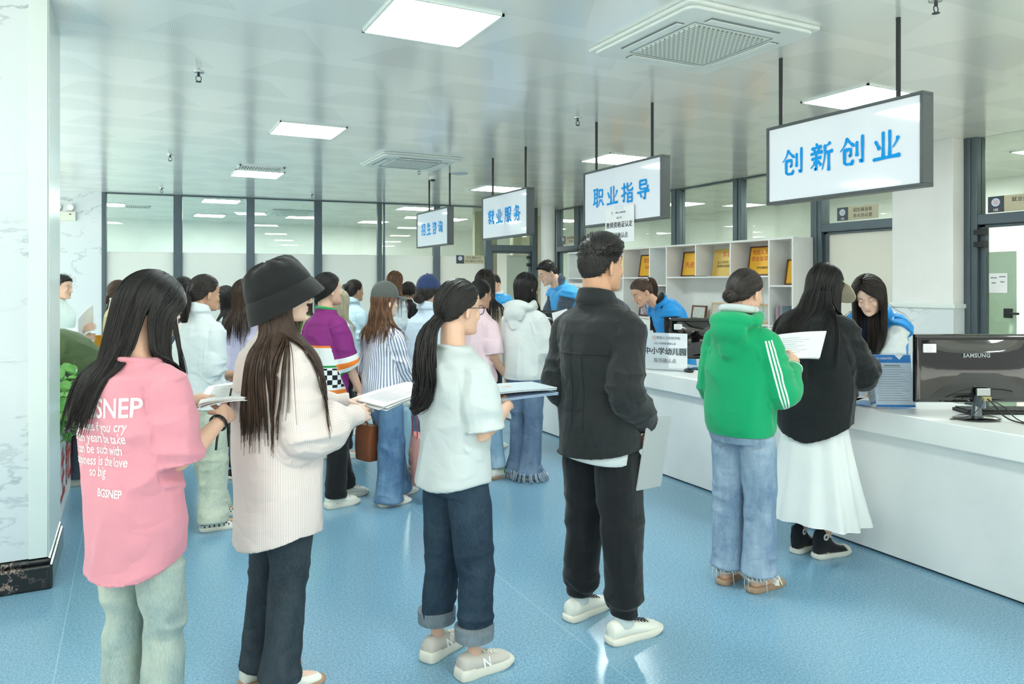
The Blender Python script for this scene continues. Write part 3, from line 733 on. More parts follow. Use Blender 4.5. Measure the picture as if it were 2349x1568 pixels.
# cables of the nearest monitor
p = PXD(2240, 3.93)
def cable(pts, r, label, nm='cable'):
    cu = bpy.data.curves.new('c', 'CURVE'); cu.dimensions = '3D'; cu.bevel_depth = r; cu.bevel_resolution = 2
    s_ = cu.splines.new('NURBS'); s_.points.add(len(pts) - 1); s_.use_endpoint_u = True; s_.order_u = 4
    for q, a in zip(s_.points, pts): q.co = (*a, 1)
    o = bpy.data.objects.new('c', cu); COL.objects.link(o); bpy.context.view_layer.update()
    me = bpy.data.meshes.new_from_object(o.evaluated_get(bpy.context.evaluated_depsgraph_get())); bpy.data.objects.remove(o)
    me.materials.clear(); me.materials.append(M['blackmat']); q = bpy.data.objects.new(nm, me); COL.objects.link(q)
    return tag(q, label, 'cable', 'cables on the counter')
def ML(x, y, z): v = p + CAMR * x + CAMF * y; return (v.x, v.y, ZC + z)
cable([ML(.0, -.09, .12), ML(.03, -.11, .09), ML(.06, -.10, .04), ML(.1, -.13, .012), ML(.14, -.17, .006), ML(.19, -.2, .005), ML(.26, -.19, .005), ML(.34, -.16, .005)], .004, 'black monitor cable running from the plug to the counter edge at the right')
cable([ML(.02, -.10, .11), ML(.09, -.105, .08), ML(.12, -.09, .03), ML(.14, -.15, .008), ML(.165, -.185, .005)], .003, 'thinner black cable beside the monitor cable at the right')
cable([ML(-.02, -.09, .12), ML(-.05, -.11, .06), ML(-.12, -.08, .012), ML(-.17, -.05, .004), ML(-.15, .0, .004), ML(-.1, -.11, .004), ML(-.02, -.12, .004), ML(.06, -.1, .004)], .0022, 'thin looped black cable around the monitor stand base')
# keyboard
e = empty('keyboard', (*PXD(2295, 4.12).xy, ZC), YAW - R(2)); tag(e, 'black keyboard lying behind the nearest monitor on the counter', 'keyboard')
bx('case', (-.225, -.075, 0), (.225, .075, .018), 'blackmat', e, bevel=.004)
k = MB()
for r_ in range(5):
    for c_ in range(15): k.box((-.215 + c_ * .0288, -.066 + r_ * .027, .018), (-.191 + c_ * .0288, -.044 + r_ * .027, .026))
k.build('keys', 'blackmat', e, bevel=.002)
# acrylic document stands with leaflets
def leaflet_stand(loc, yaw, label, lean_=.22, portrait=True):
    e = empty('leaflet_stand', loc, yaw); tag(e, label, 'leaflet stand', 'acrylic leaflet stands')
    w, h_ = .115, .325
    ca, sa = math.cos(lean_), math.sin(lean_)
    rot = Matrix.Rotation(-lean_, 4, 'X')
    for nm, a, b, mt in (('acrylic_front', (-w, -.002, 0), (w, 0, h_), 'acrylic'), ('leaflet', (-w + .006, .0006, .012), (w - .006, .0022, h_ - .01), plain('grey_leaflet', rgb(206, 218, 230), .6, noise=12)), ('acrylic_back', (-w, .003, 0), (w, .005, h_), 'acrylic')):
        q = MB().box(a, b).xf(rot).build(nm, mt, e)
    pr = MB().box((-w + .006, -.0003, h_ - .058), (w - .006, .0005, h_ - .012)).box((-w + .006, -.0003, .014), (w - .006, .0005, .026)); pr.xf(rot); pr.build('blue_band', 'blueink', e)
    t_ = MB().add([(.02, -.0008, h_ - .013), (.07, -.0008, h_ - .013), (.045, -.0008, h_ - .04)], [(0, 1, 2)]); t_.xf(rot); t_.build('band_mark', 'whiteink', e)
    l = MB()
    for i in range(15): l.box((-w + .02 + .003 * (i % 3), -.0003, .05 + i * .0135), (w - .03 - .014 * (i % 4), .0004, .0525 + i * .0135))
    l.box((-.045, -.0003, h_ - .078), (.045, .0004, h_ - .07)); l.xf(rot); l.build('print_line', 'inkgrey', e)
    mm = rot @ frame_mx((-.05, -.0012, h_ - .034), (1, 0, 0), (0, 0, 1)); text('lettering', '贵阳人文科技学院', .0135, mm, 'whiteink', e)
    ft = MB().box((-w, .0, 0), (w, .12, .004)); ft.build('acrylic_foot', 'acrylic', e)
    return e
q = PXD(2056, 4.22); leaflet_stand((q.x, q.y, ZC), YAW - R(3), 'acrylic leaflet stand with a blue headed leaflet left of the nearest monitor')
q = PXD(2012, 4.38); leaflet_stand((q.x, q.y, ZC), YAW + R(48), 'second acrylic leaflet stand turned sideways behind the blue headed one')
def card_stand(loc, yaw, w, h_, label, lines):
    e = empty('table_sign', loc, yaw); tag(e, label, 'table sign', 'acrylic table signs')
    bx('sheet', (-w / 2, -.0005, .006), (w / 2, .0008, h_), 'paper', e); bx('acrylic_front', (-w / 2 - .003, -.003, 0), (w / 2 + .003, -.001, h_ + .003), 'acrylic', e)
    bx('acrylic_foot', (-w / 2 - .003, -.003, 0), (w / 2 + .003, .09, .005), 'acrylic', e)
    for (t, x, z, sz, mt, fat) in lines: text('lettering', t, sz, frame_mx((x, -.0042, z), (1, 0, 0), (0, 0, 1)), mt, e, fat=fat)
    if lines: emblem('emblem', (-w * .24, -.0038, h_ * .86), .018, (1, 0, 0), (0, 0, 1), e, ('paper', 'redink', 'redink'))
    return e
card_stand((3.93, 4.85, ZC), -R(62), .385, .31, 'white table sign with large black print for the school counter, beside the green hoodie',
           [('贵阳人文科技学院', .03, .268, .026, 'inkgrey', 0), ('2023 年教师资格认定', 0, .222, .021, 'inkgrey', 0), ('中小学幼儿园', .0, .155, .062, 'ink', .0007), ('现场确认点', 0, .08, .04, 'inkgrey', .0003)])
card_stand((3.98, 5.36, ZC), -R(70), .42, .31, 'white table sign mostly hidden behind the man in black', [('小学', -.1, .15, .06, 'ink', .0005)])
for (x, y, rz, lb) in [(3.93, 3.2, 20, 'loose white form on the counter under the hands of the long haired clerk'), (3.96, 2.98, -8, 'white form beside the leaflet stands on the counter'), (4.0, 6.95, 12, 'white form on the counter near the half hidden monitor')]:
    pz = MB().box((-.105, -.15, 0), (.105, .15, .0015)).build('paper_form', 'paper'); pz.location = (x, y, ZC + .001); pz.rotation_euler = (0, 0, R(rz)); tag(pz, lb, 'paper form', 'forms on the counter')
ms = MB().ball((0, 0, .014), (.03, .05, .02), n=14, k=8); ms.v = [(a, b, max(c, 0)) for a, b, c in ms.v]; ms = ms.build('computer_mouse', 'blackmat', smooth=60); ms.location = (4.02, 4.66, ZC); tag(ms, 'black computer mouse beside the monitor near the green hoodie', 'computer mouse')

# ------------------------------------------------------------ planter with pothos
e = empty('planter_box', (-.62, 6.0, 0)); tag(e, 'long white planter box with red characters on its side, behind the marble pillar', 'planter box')
m = MB().box((-.21, -.85, 0), (.21, .85, .52)).box((-.22, -.86, .52), (-.19, .86, .6)).box((.19, -.86, .52), (.22, .86, .6)).box((-.22, -.86, .52), (.22, -.83, .6)).box((-.22, .83, .52), (.22, .86, .6))
m.build('box', 'white', e, bevel=.006); bx('soil', (-.19, -.83, .52), (.19, .83, .56), plain('soil', rgb(70, 56, 44), .9, noise=40), e)
q = brush_text('招生就业', .33, .38, frame_mx((.2105, -.02, .28), (0, 1, 0), (0, 0, 1)), e, 'redink'); q.name = 'red_lettering'
def leaf_mat():
    t = NT('pothos_leaf'); v = t.noise(t.objco(), 7, 3); t.base(t.mix(t.ramp(v, .35, .65), rgb(58, 128, 52), rgb(128, 190, 92))); t.set(.3); t.b.inputs['Transmission Weight'].default_value = 0
    return t.m
M['leaf'] = leaf_mat(); M['stem'] = plain('green_stem', rgb(96, 150, 70), .5)
for pi, (py, lab) in enumerate([(5.45, 'leafy green pothos plant at the near end of the white planter'), (6.1, 'second green pothos plant further along the white planter'), (6.6, 'third pothos plant at the far end of the white planter')]):
    e = empty('potted_pothos', (-.46 if pi == 0 else -.52, py, .56)); tag(e, lab, 'pothos plant', 'pothos plants in the planter'); lf = MB(); st = MB(); rr = rnd(40 + pi)
    for k in range(52):
        a = rr.uniform(0, 6.28); rad = rr.uniform(.04, .27); hz = rr.uniform(.05, .50) * (1 - rad * 1.6) + .03
        if rr.random() < .2: hz = rr.uniform(-.1, .06); rad = rr.uniform(.2, .27)
        tip = Vector((math.cos(a) * rad, math.sin(a) * rad, hz)); st.tube([(tip.x * .2, tip.y * .2, -.02), (tip.x * .6, tip.y * .6, hz * .8 + .03), tip], .0035, 5)
        L_ = rr.uniform(.08, .13); out = Vector((math.cos(a + rr.uniform(-.7, .7)), math.sin(a + rr.uniform(-.7, .7)), rr.uniform(-.7, .15))).normalized()
        side = out.cross(Vector((0, 0, 1))).normalized(); nn = side.cross(out); side = (side + nn * rr.uniform(-.4, .4)).normalized(); nn = side.cross(out)
        prof = [(-.08, .22), (.05, .40), (.25, .44), (.5, .36), (.75, .2), (1, .01)]
        v = []; f = []
        for i, (t_, w_) in enumerate(prof):
            cpt = tip + out * (t_ * L_) - nn * (.12 * L_ * t_ * t_); v += [cpt - side * (w_ * L_) + nn * (.1 * L_), cpt, cpt + side * (w_ * L_) + nn * (.1 * L_)]
            if i: b = (i - 1) * 3; f += [(b, b + 1, b + 4, b + 3), (b + 1, b + 2, b + 5, b + 4)]
        lf.add(v, f)
    o = lf.build('foliage', 'leaf', e, smooth=0); s_ = o.modifiers.new('thick', 'SOLIDIFY'); s_.thickness = .0015
    st.build('stems', 'stem', e, smooth=0)
# ============================================================ people
def sm(a, b, x):
    t = np.clip((x - a) / (b - a), 0, 1); return t * t * (3 - 2 * t)
def _hash(i, j, k, seed):
    n = (i * 374761393 + j * 668265263 + k * 2147483647 + seed * 144665) & 0xffffffff
    n = ((n ^ (n >> 13)) * 1274126177) & 0xffffffff
    return ((n ^ (n >> 16)) & 0xffff) / 65535.0
def vnoise(P, seed=0):
    P = np.asarray(P, float); I = np.floor(P).astype(np.int64); F_ = P - I; F_ = F_ * F_ * (3 - 2 * F_); r = 0
    for dx in (0, 1):
        for dy in (0, 1):
            for dz in (0, 1):
                w = (F_[:, 0] if dx else 1 - F_[:, 0]) * (F_[:, 1] if dy else 1 - F_[:, 1]) * (F_[:, 2] if dz else 1 - F_[:, 2])
                r = r + w * _hash(I[:, 0] + dx, I[:, 1] + dy, I[:, 2] + dz, seed)
    return r
def folds(V, f, seed, warp=.6):
    """ridged cloth folds, -1..1"""
    V = V * np.array(f); w = np.stack([vnoise(V * .5 + 7, seed + 1), vnoise(V * .5 + 31, seed + 2), vnoise(V * .5 + 57, seed + 3)], 1) - .5
    n = vnoise(V + w * 2 * warp, seed); return 1 - 2 * np.abs(2 * n - 1)
def me_arr(me):
    n = len(me.vertices); V = np.empty(n * 3); me.vertices.foreach_get('co', V); return V.reshape(-1, 3)
def me_nrm(me):
    n = len(me.vertices); V = np.empty(n * 3); me.vertices.foreach_get('normal', V); return V.reshape(-1, 3)
def me_set(me, V): me.vertices.foreach_set('co', np.asarray(V, float).ravel()); me.update()
_tmp = None
def fuse(mb, voxel, smooth=4):
    """voxel-merge overlapping closed pieces into one skin"""
    me = bpy.data.meshes.new('f'); me.from_pydata(mb.v, [], mb.f); me.update()
    o = bpy.data.objects.new('f', me); COL.objects.link(o)
    r = o.modifiers.new('r', 'REMESH'); r.mode = 'VOXEL'; r.voxel_size = voxel; r.use_smooth_shade = True
    if smooth: q = o.modifiers.new('s', 'SMOOTH'); q.factor = .5; q.iterations = smooth
    bpy.context.view_layer.update()
    out = bpy.data.meshes.new_from_object(o.evaluated_get(bpy.context.evaluated_depsgraph_get()))
    bpy.data.objects.remove(o); bpy.data.meshes.remove(me)
    return out
def join_meshes(L):
    V = []; Fc = []; o = 0
    for me in L:
        v = me_arr(me); V.append(v)
        for p in me.polygons: Fc.append(tuple(i + o for i in p.vertices))
        o += len(v)
    m = bpy.data.meshes.new('j'); m.from_pydata(np.concatenate(V).tolist(), [], Fc); m.update(); return m
def link(me, name, mats, parent, smooth=True):
    me.name = name; me.materials.clear()
    for m in (mats if isinstance(mats, (list, tuple)) else [mats]): me.materials.append(M[m] if isinstance(m, str) else m)
    if smooth: me.polygons.foreach_set('use_smooth', [True] * len(me.polygons))
    o = bpy.data.objects.new(name, me); COL.objects.link(o); o.parent = parent; return o
def catm(P, k=4):
    P = [np.array(p, float) for p in P]; out = []
    for i in range(len(P) - 1):
        p0 = P[i - 1] if i else 2 * P[0] - P[1]; p1, p2 = P[i], P[i + 1]; p3 = P[i + 2] if i + 2 < len(P) else 2 * P[-1] - P[-2]
        for j in range(k):
            t = j / k; out.append(.5 * ((2 * p1) + (p2 - p0) * t + (2 * p0 - 5 * p1 + 4 * p2 - p3) * t * t + (3 * p1 - p0 - 3 * p2 + p3) * t ** 3))
    return out + [P[-1]]
def lerp_list(xs, ys, q): return list(np.interp(q, xs, ys))
def ering(c, rx, rf, rb, n=28, p=2.15, dz=None):
    pts = []
    for j in range(n):
        t = 2 * math.pi * j / n; cs, sn = math.cos(t), math.sin(t)
        x = rx * math.copysign(abs(cs) ** (2 / p), cs); y = (rf if sn > 0 else rb) * math.copysign(abs(sn) ** (2 / p), sn)
        pts.append(Vector((c[0] + x, c[1] + y, c[2] + (dz(t) if dz else 0))))
    return pts
# ---------------------------------------------------------------- cloth and skin materials
def skin_mat():
    t = NT('skin'); a = t.n('ShaderNodeAttribute', attribute_name='Col'); v = t.noise(t.objco(), 60, 3)
    t.base(t.mix(t.math('MULTIPLY', v, .12), a.outputs[0], rgb(150, 84, 66))); t.set(.48, spec=.35)
    return t.m
M['skin'] = skin_mat()
def crease(t, co, wr):
    """soft noise plus sharp crease lines"""
    n1 = t.noise(t.scaled(co, (1.2, 1.2, .7)), wr * .55, 1.5, .5); r1 = t.math('ABSOLUTE', t.math('SUBTRACT', n1, .5))
    n2 = t.noise(t.scaled(co, (1.0, 1.0, 1.6)), wr * .38, 2, .5); r2 = t.math('ABSOLUTE', t.math('SUBTRACT', n2, .5))
    return t.math('ADD', t.math('MULTIPLY', t.math('MINIMUM', r1, .09), 3.0), t.math('MULTIPLY', t.math('MINIMUM', r2, .09), 4.0))
def cloth(name, c, weave=900, rough=.85, bump=.25, var=.12, wr=14, c2=None, sheen=.15):
    if name in M: return name
    t = NT(name); co = t.objco(); a = t.noise(co, 5, 3)
    dk = tuple(x * (1 - var) for x in c[:3]) + (1,); lt = tuple(min(1, x * (1 + var)) for x in c[:3]) + (1,)
    col = t.mix(a, dk, lt)
    if weave: col = t.mix(t.math('MULTIPLY', t.noise(co, weave * .35, 2), var * 1.4), col, tuple(x * .7 for x in c[:3]) + (1,))
    t.base(col); t.set(rough, spec=.25, Sheen_Weight=sheen, Sheen_Roughness=.5)
    if weave: t.bump(crease(t, co, wr), min(1, bump * 1.3), .02)
    else: t.bump(t.noise(co, wr, 3), bump, .01)
    M[name] = t.m; return name
def denim(name, c, fade, rough=.85):
    t = NT(name); co = t.objco()
    tw = t.noise(t.scaled(co, (1, 1, .12)), 420, 2, .6); lg = t.noise(t.scaled(co, (1.4, 1.4, .55)), 6, 5, .62)
    col = t.mix(t.ramp(lg, .36, .66), c, fade); col = t.mix(t.math('MULTIPLY', t.ramp(tw, .4, .6), .22), col, tuple(min(1, x * 2.2 + .05) for x in c[:3]) + (1,))
    t.base(col); t.set(rough, spec=.2); t.bump(crease(t, co, 12), .4, .02)
    M[name] = t.m; return name
def striped(name, c, c2, per, duty, rough=.8):
    t = NT(name); a = t.n('ShaderNodeAttribute', attribute_name='SV'); x = t.xyz(a.outputs['Vector'])
    f = t.math('LESS_THAN', t.math('FRACT', t.math('DIVIDE', x[0], per)), duty)
    t.base(t.mix(f, c, c2)); t.set(rough, spec=.25); t.bump(crease(t, t.objco(), 10), .35, .02)
    M[name] = t.m; return name
def hair_mat(name, c, hi):
    t = NT(name); co = t.objco(); v = t.noise(t.scaled(co, (1, 1, .12)), 90, 3, .6)
    t.base(t.mix(t.ramp(v, .35, .75), c, hi)); t.set(.42, spec=.38); t.bump(v, .4, .003)
    M[name] = t.m; return name
hair_mat('hair_black', rgb(18, 17, 18), rgb(42, 36, 34)); hair_mat('hair_brown', rgb(46, 34, 28), rgb(96, 70, 54)); hair_mat('hair_dark', rgb(28, 24, 23), rgb(60, 50, 44))
hair_mat('hair_auburn', rgb(62, 42, 32), rgb(150, 104, 70)); hair_mat('hair_short', rgb(24, 23, 23), rgb(44, 40, 38)); hair_mat('hair_fair', rgb(190, 178, 150), rgb(226, 214, 186))
SK = [rgb(232, 190, 164), rgb(222, 176, 148), rgb(206, 160, 130), rgb(240, 206, 186)]
# ---------------------------------------------------------------- head
HEADP = [(-.113, .062, .030, .012), (-.109, .082, .022, .026), (-.100, .089, .0, .037), (-.085, .088, -.03, .047), (-.065, .087, -.058, .055), (-.045, .088, -.075, .060), (-.02, .087, -.088, .066),
         (.0, .084, -.094, .0695), (.02, .086, -.098, .0725), (.04, .089, -.0995, .0745), (.06, .084, -.096, .073), (.08, .068, -.084, .065), (.096, .046, -.064, .05), (.107, .02, -.036, .031), (.1125, .0, -.012, .012)]
def head_mb(m, X, male=False):
    def P(x, y, z): return X @ Vector((x, y, z))
    rs = []
    for z, yf, yb, hw in HEADP:
        w = hw * (1.05 if male and z < -.04 else 1)
        rs.append([X @ q for q in ering((0, (yf + yb) / 2, z), w, (yf - yb) / 2, (yf - yb) / 2, 24, 2.25)])
    m.rings(rs)
    q = MB().limb([(0, .086, .012), (0, .095, -.012), (0, .104, -.032)], [.0068, .0076, .0098], 10); q.ball((.0125, .094, -.036), (.0072, .0105, .0062)); q.ball((-.0125, .094, -.036), (.0072, .0105, .0062)); q.ball((0, .102, -.034), (.0105, .010, .0095))
    q.limb([(-.02, .0865, -.0605), (0, .0925, -.058), (.02, .0865, -.0605)], [.003, .0058, .003], 8); q.limb([(-.018, .086, -.0685), (0, .0915, -.0695), (.018, .086, -.0685)], [.003, .0062, .003], 8)
    q.ball((0, .086, -.098), (.018, .011, .012)); q.ball((.034, .060, -.028), (.024, .023, .028)); q.ball((-.034, .060, -.028), (.024, .023, .028))
    q.limb([(-.042, .072, .024), (-.02, .085, .022), (.02, .085, .022), (.042, .072, .024)], [.006, .008, .008, .006], 8)
    for s_ in (-1, 1):
        q.ball((s_ * .0295, .0735, .002), (.0135, .0135, .0105))
        rt = Matrix.Rotation(s_ * .5, 3, 'Z') @ Matrix.Rotation(-.2, 3, 'X')
        q.ball((s_ * .0765, -.012, -.012), (.0085, .0195, .0335), rot=rt); q.ball((s_ * .074, -.006, -.033), (.006, .010, .011), rot=rt)
    q.xf(X); m.add(q.v, q.f)
def head_paint(V, X, base, eyes='open'):
    """colours for brows, lashes, lips, nostrils from head-space position"""
    Xi = np.array(X.inverted()); L = V @ Xi[:3, :3].T + Xi[:3, 3]
    C = np.tile(np.array(base), (len(V), 1)); x, y, z = np.abs(L[:, 0]), L[:, 1], L[:, 2]; front = y > .05
    def blend(mask, c, k=1):
        w = (mask * k)[:, None]; C[:, :3] = C[:, :3] * (1 - w) + np.array(c[:3]) * w
    blend(front * np.exp(-((x - .034) / .016) ** 2 - ((z + .022) / .018) ** 2), rgb(226, 150, 130), .12)
    lip = front * np.exp(-(x / .018) ** 4 - ((z + .0645) / .0075) ** 4); blend(lip, rgb(200, 112, 106), .6)
    blend(front * np.exp(-(x / .019) ** 4 - ((z + .0645) / .0016) ** 2), rgb(130, 66, 62), .5)
    bz = .0245 + .003 * np.sin((x - .012) * 90); blend(front * np.exp(-((x - .031) / .0165) ** 4 - ((z - bz) / .0036) ** 2), rgb(40, 32, 30), .85)
    blend(front * np.exp(-((x - .0085) / .0035) ** 2 - ((z + .041) / .003) ** 2), rgb(150, 90, 76), .5)
    if eyes == 'open':
        blend(front * np.exp(-((x - .0295) / .0125) ** 4 - ((z - .0005) / .0046) ** 4), rgb(238, 236, 232), 1); blend(front * np.exp(-((x - .0295) / .0052) ** 4 - ((z - .001) / .005) ** 4), rgb(26, 18, 16), 1)
        blend(front * np.exp(-((x - .0295) / .0145) ** 4 - ((z - .0058) / .0016) ** 2), rgb(30, 22, 20), .9)
    else: blend(front * np.exp(-((x - .0295) / .0135) ** 4 - ((z + .0045 - .0035 * ((x - .0295) / .0135) ** 2) / .0017) ** 2), rgb(34, 24, 22), .95)
    return C
# ---------------------------------------------------------------- hands
CURLS = {'relaxed': ((18, 26, 16), .25), 'grip': ((58, 78, 40), .7), 'hold': ((22, 38, 24), .55), 'fist': ((74, 88, 50), .9), 'flat': ((8, 12, 8), .15), 'pen': ((46, 58, 34), .8)}
def hand_mb(m, wrist, f, n, right, curl='relaxed', sc=1.0):
    f = Vector(f).normalized(); n = Vector(n); n = (n - f * n.dot(f)).normalized(); t = f.cross(n) * (-1 if right else 1); w = Vector(wrist)
    def Q(a, b, c): return w + (f * a + t * b + n * c) * sc
    rs = []
    for a, hw, th in ((-.02, .021, .018), (0, .023, .016), (.02, .030, .0165), (.045, .037, .0155), (.07, .0395, .0135), (.086, .038, .0105)):
        rs.append([w + (f * a + t * (hw * math.cos(q)) + n * (th * math.sin(q))) * sc for q in [2 * math.pi * j / 16 for j in range(16)]])
    m.rings(rs); m.limb([Q(.015, .02, -.006), Q(.05, .028, -.008)], [.013 * sc, .011 * sc], 10)
    (a1, a2, a3), th = CURLS[curl]
    for i, (off, L, r) in enumerate(((.0295, .070, .0080), (.0100, .078, .0083), (-.0100, .072, .0079), (-.0285, .056, .0070))):
        p = Q(.080, off, 0); ang = 0; pts = [p]; d0 = (f + t * (off * 2.2)).normalized(); k = 1 + .06 * (i - 1)
        for seg, a in zip((.46, .30, .24), (a1, a2, a3)):
            ang += R(a * k); d = d0 * math.cos(ang) - n * math.sin(ang); p = p + d * (L * seg * sc); pts.append(p)
        m.limb(pts, [r * sc, r * .95 * sc, r * .88 * sc, r * .74 * sc], 10)
    p = Q(.018, .026, -.006); d = (f * .62 + t * (.72 - .45 * th) - n * (.25 + .55 * th)).normalized(); pts = [p]
    for L, add in ((.042, 0), (.032, .35), (.026, .3)):
        d = (d + f * add * .7 - t * add * (.3 + th * .6)).normalized(); p = p + d * (L * sc); pts.append(p)
    m.limb(pts, [.0125 * sc, .0105 * sc, .0092 * sc, .0075 * sc], 10)
# ---------------------------------------------------------------- hair
HL_A = [0, 30, 55, 72, 84, 95, 108, 125, 150, 180]; HL_E = [36, 34, 22, 2, -6, 8, -22, -38, -46, -50]
def dirv(az, el): return Vector((math.sin(az) * math.cos(el), math.cos(az) * math.cos(el), math.sin(el)))
SKC = Vector((0, -.006, .014))
def skull(d, extra=0.0, rr=(.0775, .0985, .1015)):
    k = 1 / math.sqrt((d.x / rr[0]) ** 2 + (d.y / rr[1]) ** 2 + (d.z / rr[2]) ** 2); return SKC + d * (k + extra)
def hair_cap(m, X, th=.006, top=0.0, lift=0.0, hl=0.0, n=44, k=30):
    """scalp shell that dives under the skin at the hairline"""
    rs = []
    for i in range(1, k):
        el = -math.pi / 2 + math.pi * i / k; row = []
        for j in range(n):
            az = 2 * math.pi * j / n; a = abs((math.degrees(az) + 180) % 360 - 180); e0 = np.interp(a, HL_A, HL_E) + hl
            w = float(sm(-5, 7, math.degrees(el) - e0)); d = dirv(az, el)
            ex = th * w - .022 * (1 - w) + w * top * float(sm(.2, .8, d.z)) + w * lift * float(sm(.3, .9, d.y * .7 + d.z * .7))
            row.append(X @ skull(d, ex))
        rs.append(row)
    m.rings(rs)
def strand(m, pts, r0, r1=.0008, n=4):
    N = len(pts); m.tube(pts, [r0 * (1 - .25 * i / N) if i < N * .6 else r0 * .85 + (r1 - r0 * .85) * (i - N * .6) / (N * .4 - 1 + 1e-6) for i in range(N)], n, cap=False)
def slerp(a, b, t):
    o = math.acos(max(-1, min(1, a.dot(b))));
    if o < 1e-4: return a.copy()
    return (a * math.sin((1 - t) * o) + b * math.sin(t * o)) / math.sin(o)
def push_out(pts, bvhs, eps=.006):
    out = []
    for p in pts:
        for bv in bvhs:
            h, nn, _, d = bv.find_nearest(p, .14)
            if h is not None and (p - h).dot(nn) < eps: p = h + nn * eps
        out.append(p)
    return out
def hair_loose(m, X, rr, cnt=320, zend=1.1, az0=42, wave=0.0, r=.0042, bvhs=(), part=0.0, back=(0, 0), vol=.012, jit=.05, spread=1.0, front_z=None, side=None, remap=None):
    """parted hair falling to local height zend; back = (x, y) drift per metre of fall; side(az) may veto an azimuth"""
    for _ in range(cnt):
        az = R(rr.uniform(az0, 360 - az0)); a = abs((math.degrees(az) + 180) % 360 - 180)
        if side and not side(math.degrees(az)): continue
        if remap: az = R(remap(math.degrees(az))); a = abs((math.degrees(az) + 180) % 360 - 180)
        sg = 1 if az < math.pi else -1
        u = (a - az0) / (180 - az0); e = R(44 + 62 * u + rr.uniform(-6, 6)); az_r = R(part) + sg * .06
        d0 = Vector((math.sin(az_r) * math.cos(e), math.cos(az_r) * math.cos(e), math.sin(e))).normalized() if e < math.pi / 2 else Vector((.05 * sg, -math.cos(math.pi - e), math.sin(e))).normalized()
        el1 = R(np.interp(a, [0, 60, 100, 180], [-14, -14, -8, -16])); d1 = dirv(az, el1); ex = rr.uniform(.007, vol + .003) * (.75 + .45 * u)
        t0 = rr.uniform(0, .35); K = 8
        pts = [X @ skull(slerp(d0, d1, t0 + (1 - t0) * i / K), ex * (.75 + .25 * i / K)) for i in range(K + 1)]
        p = pts[-1]; d = (pts[-1] - pts[-2]).normalized(); z1 = (front_z if front_z is not None and a < 95 else zend) + rr.gauss(0, jit); ph = rr.uniform(0, 6.28); cx = X @ SKC
        st = .025; i = 0; ep = .004 + rr.uniform(0, .012)
        while p.z > z1 and i < 46:
            bk = back(a * sg) if callable(back) else back; tgt = Vector((bk[0], bk[1], -1)); off = p - cx; off.z = 0
            if off.length > .03: tgt += off.normalized() * (-.25 * (1 - spread))
            d = (d * .5 + tgt.normalized() * .5).normalized(); q = p + d * st
            if wave: q = q + Vector((math.sin(ph + i * .9) * wave, math.cos(ph + i * .7) * wave, 0))
            for bv in bvhs:
                h, nn, _, dd = bv.find_nearest(q, .12)
                if h is not None:
                    e = (q - h).dot(nn)
                    if e < ep: q = q + nn * min(ep - e, .03) if dd < .05 or e < 0 else q
            d = (d * .3 + (q - p).normalized() * .7); p = q; pts.append(p); i += 1
        for _k in range(2):
            for a_ in range(K, len(pts) - 1): pts[a_] = pts[a_] * .5 + (pts[a_ - 1] + pts[a_ + 1]) * .25
        strand(m, pts, r * rr.uniform(.7, 1.25), n=3)
def hair_gather(m, X, rr, G, cnt=300, r=.0036, vol=.008, hl=0):
    """combed back from the hairline to direction G; returns gather point"""
    for _ in range(cnt):
        az = R(rr.uniform(-180, 180)); a = abs(math.degrees(az)); e0 = np.interp(a, HL_A, HL_E) + 4 + hl
        el = R(e0 + rr.random() ** 1.6 * 60); d0 = dirv(az, min(el, 1.5)); K = 9
        ex0 = rr.uniform(.005, .0095); ex1 = rr.uniform(.0085, vol + .005)
        strand(m, [X @ skull(slerp(d0, G, i / K), ex0 + (ex1 - ex0) * math.sin(min(1, i / K * 1.3) * 1.57)) for i in range(K + 1)], r * rr.uniform(.7, 1.2), .002)
    return X @ skull(G, .008)
def hair_tail(m, rr, path, radii, cnt=110, r=.0045, wave=0.0, jit=.25):
    P = [Vector(q) for q in catm(path, 4)]; N = len(P); rad = np.interp(np.linspace(0, 1, N), np.linspace(0, 1, len(radii)), radii)
    for _ in range(cnt):
        a = rr.uniform(0, 6.28); q = math.sqrt(rr.random()); L = int(N * (1 - rr.random() * jit)); ph = rr.uniform(0, 6.28); pts = []
        for i in range(max(L, 4)):
            d = (P[min(i + 1, N - 1)] - P[max(i - 1, 0)]).normalized(); u = d.cross(Vector((1, .2, 0))).normalized(); v = d.cross(u); k = rad[i] * q
            pts.append(P[i] + u * (k * math.cos(a) + wave * math.sin(ph + i * .8)) + v * (k * math.sin(a) + wave * math.cos(ph * 1.7 + i * .7)))
        strand(m, pts, r * rr.uniform(.7, 1.2))
def hair_bun(m, rr, c, rad, cnt=46, r=.006, flat=.8, X=None):
    c = Vector(c); m.ball(c, rad * .8, n=14, k=8)
    for _ in range(cnt):
        ax = Vector((rr.gauss(0, 1), rr.gauss(0, 1), rr.gauss(0, 1))).normalized(); u = ax.orthogonal().normalized(); v = ax.cross(u); k = rad * rr.uniform(.8, 1.0); a0 = rr.uniform(0, 6.28); off = ax * (rad * rr.uniform(-.35, .35))
        strand(m, [c + off + (u * math.cos(a0 + i * .32) + v * math.sin(a0 + i * .32)) * (k * (1 - .3 * abs(off.length / rad))) for i in range(14)], r, .002)
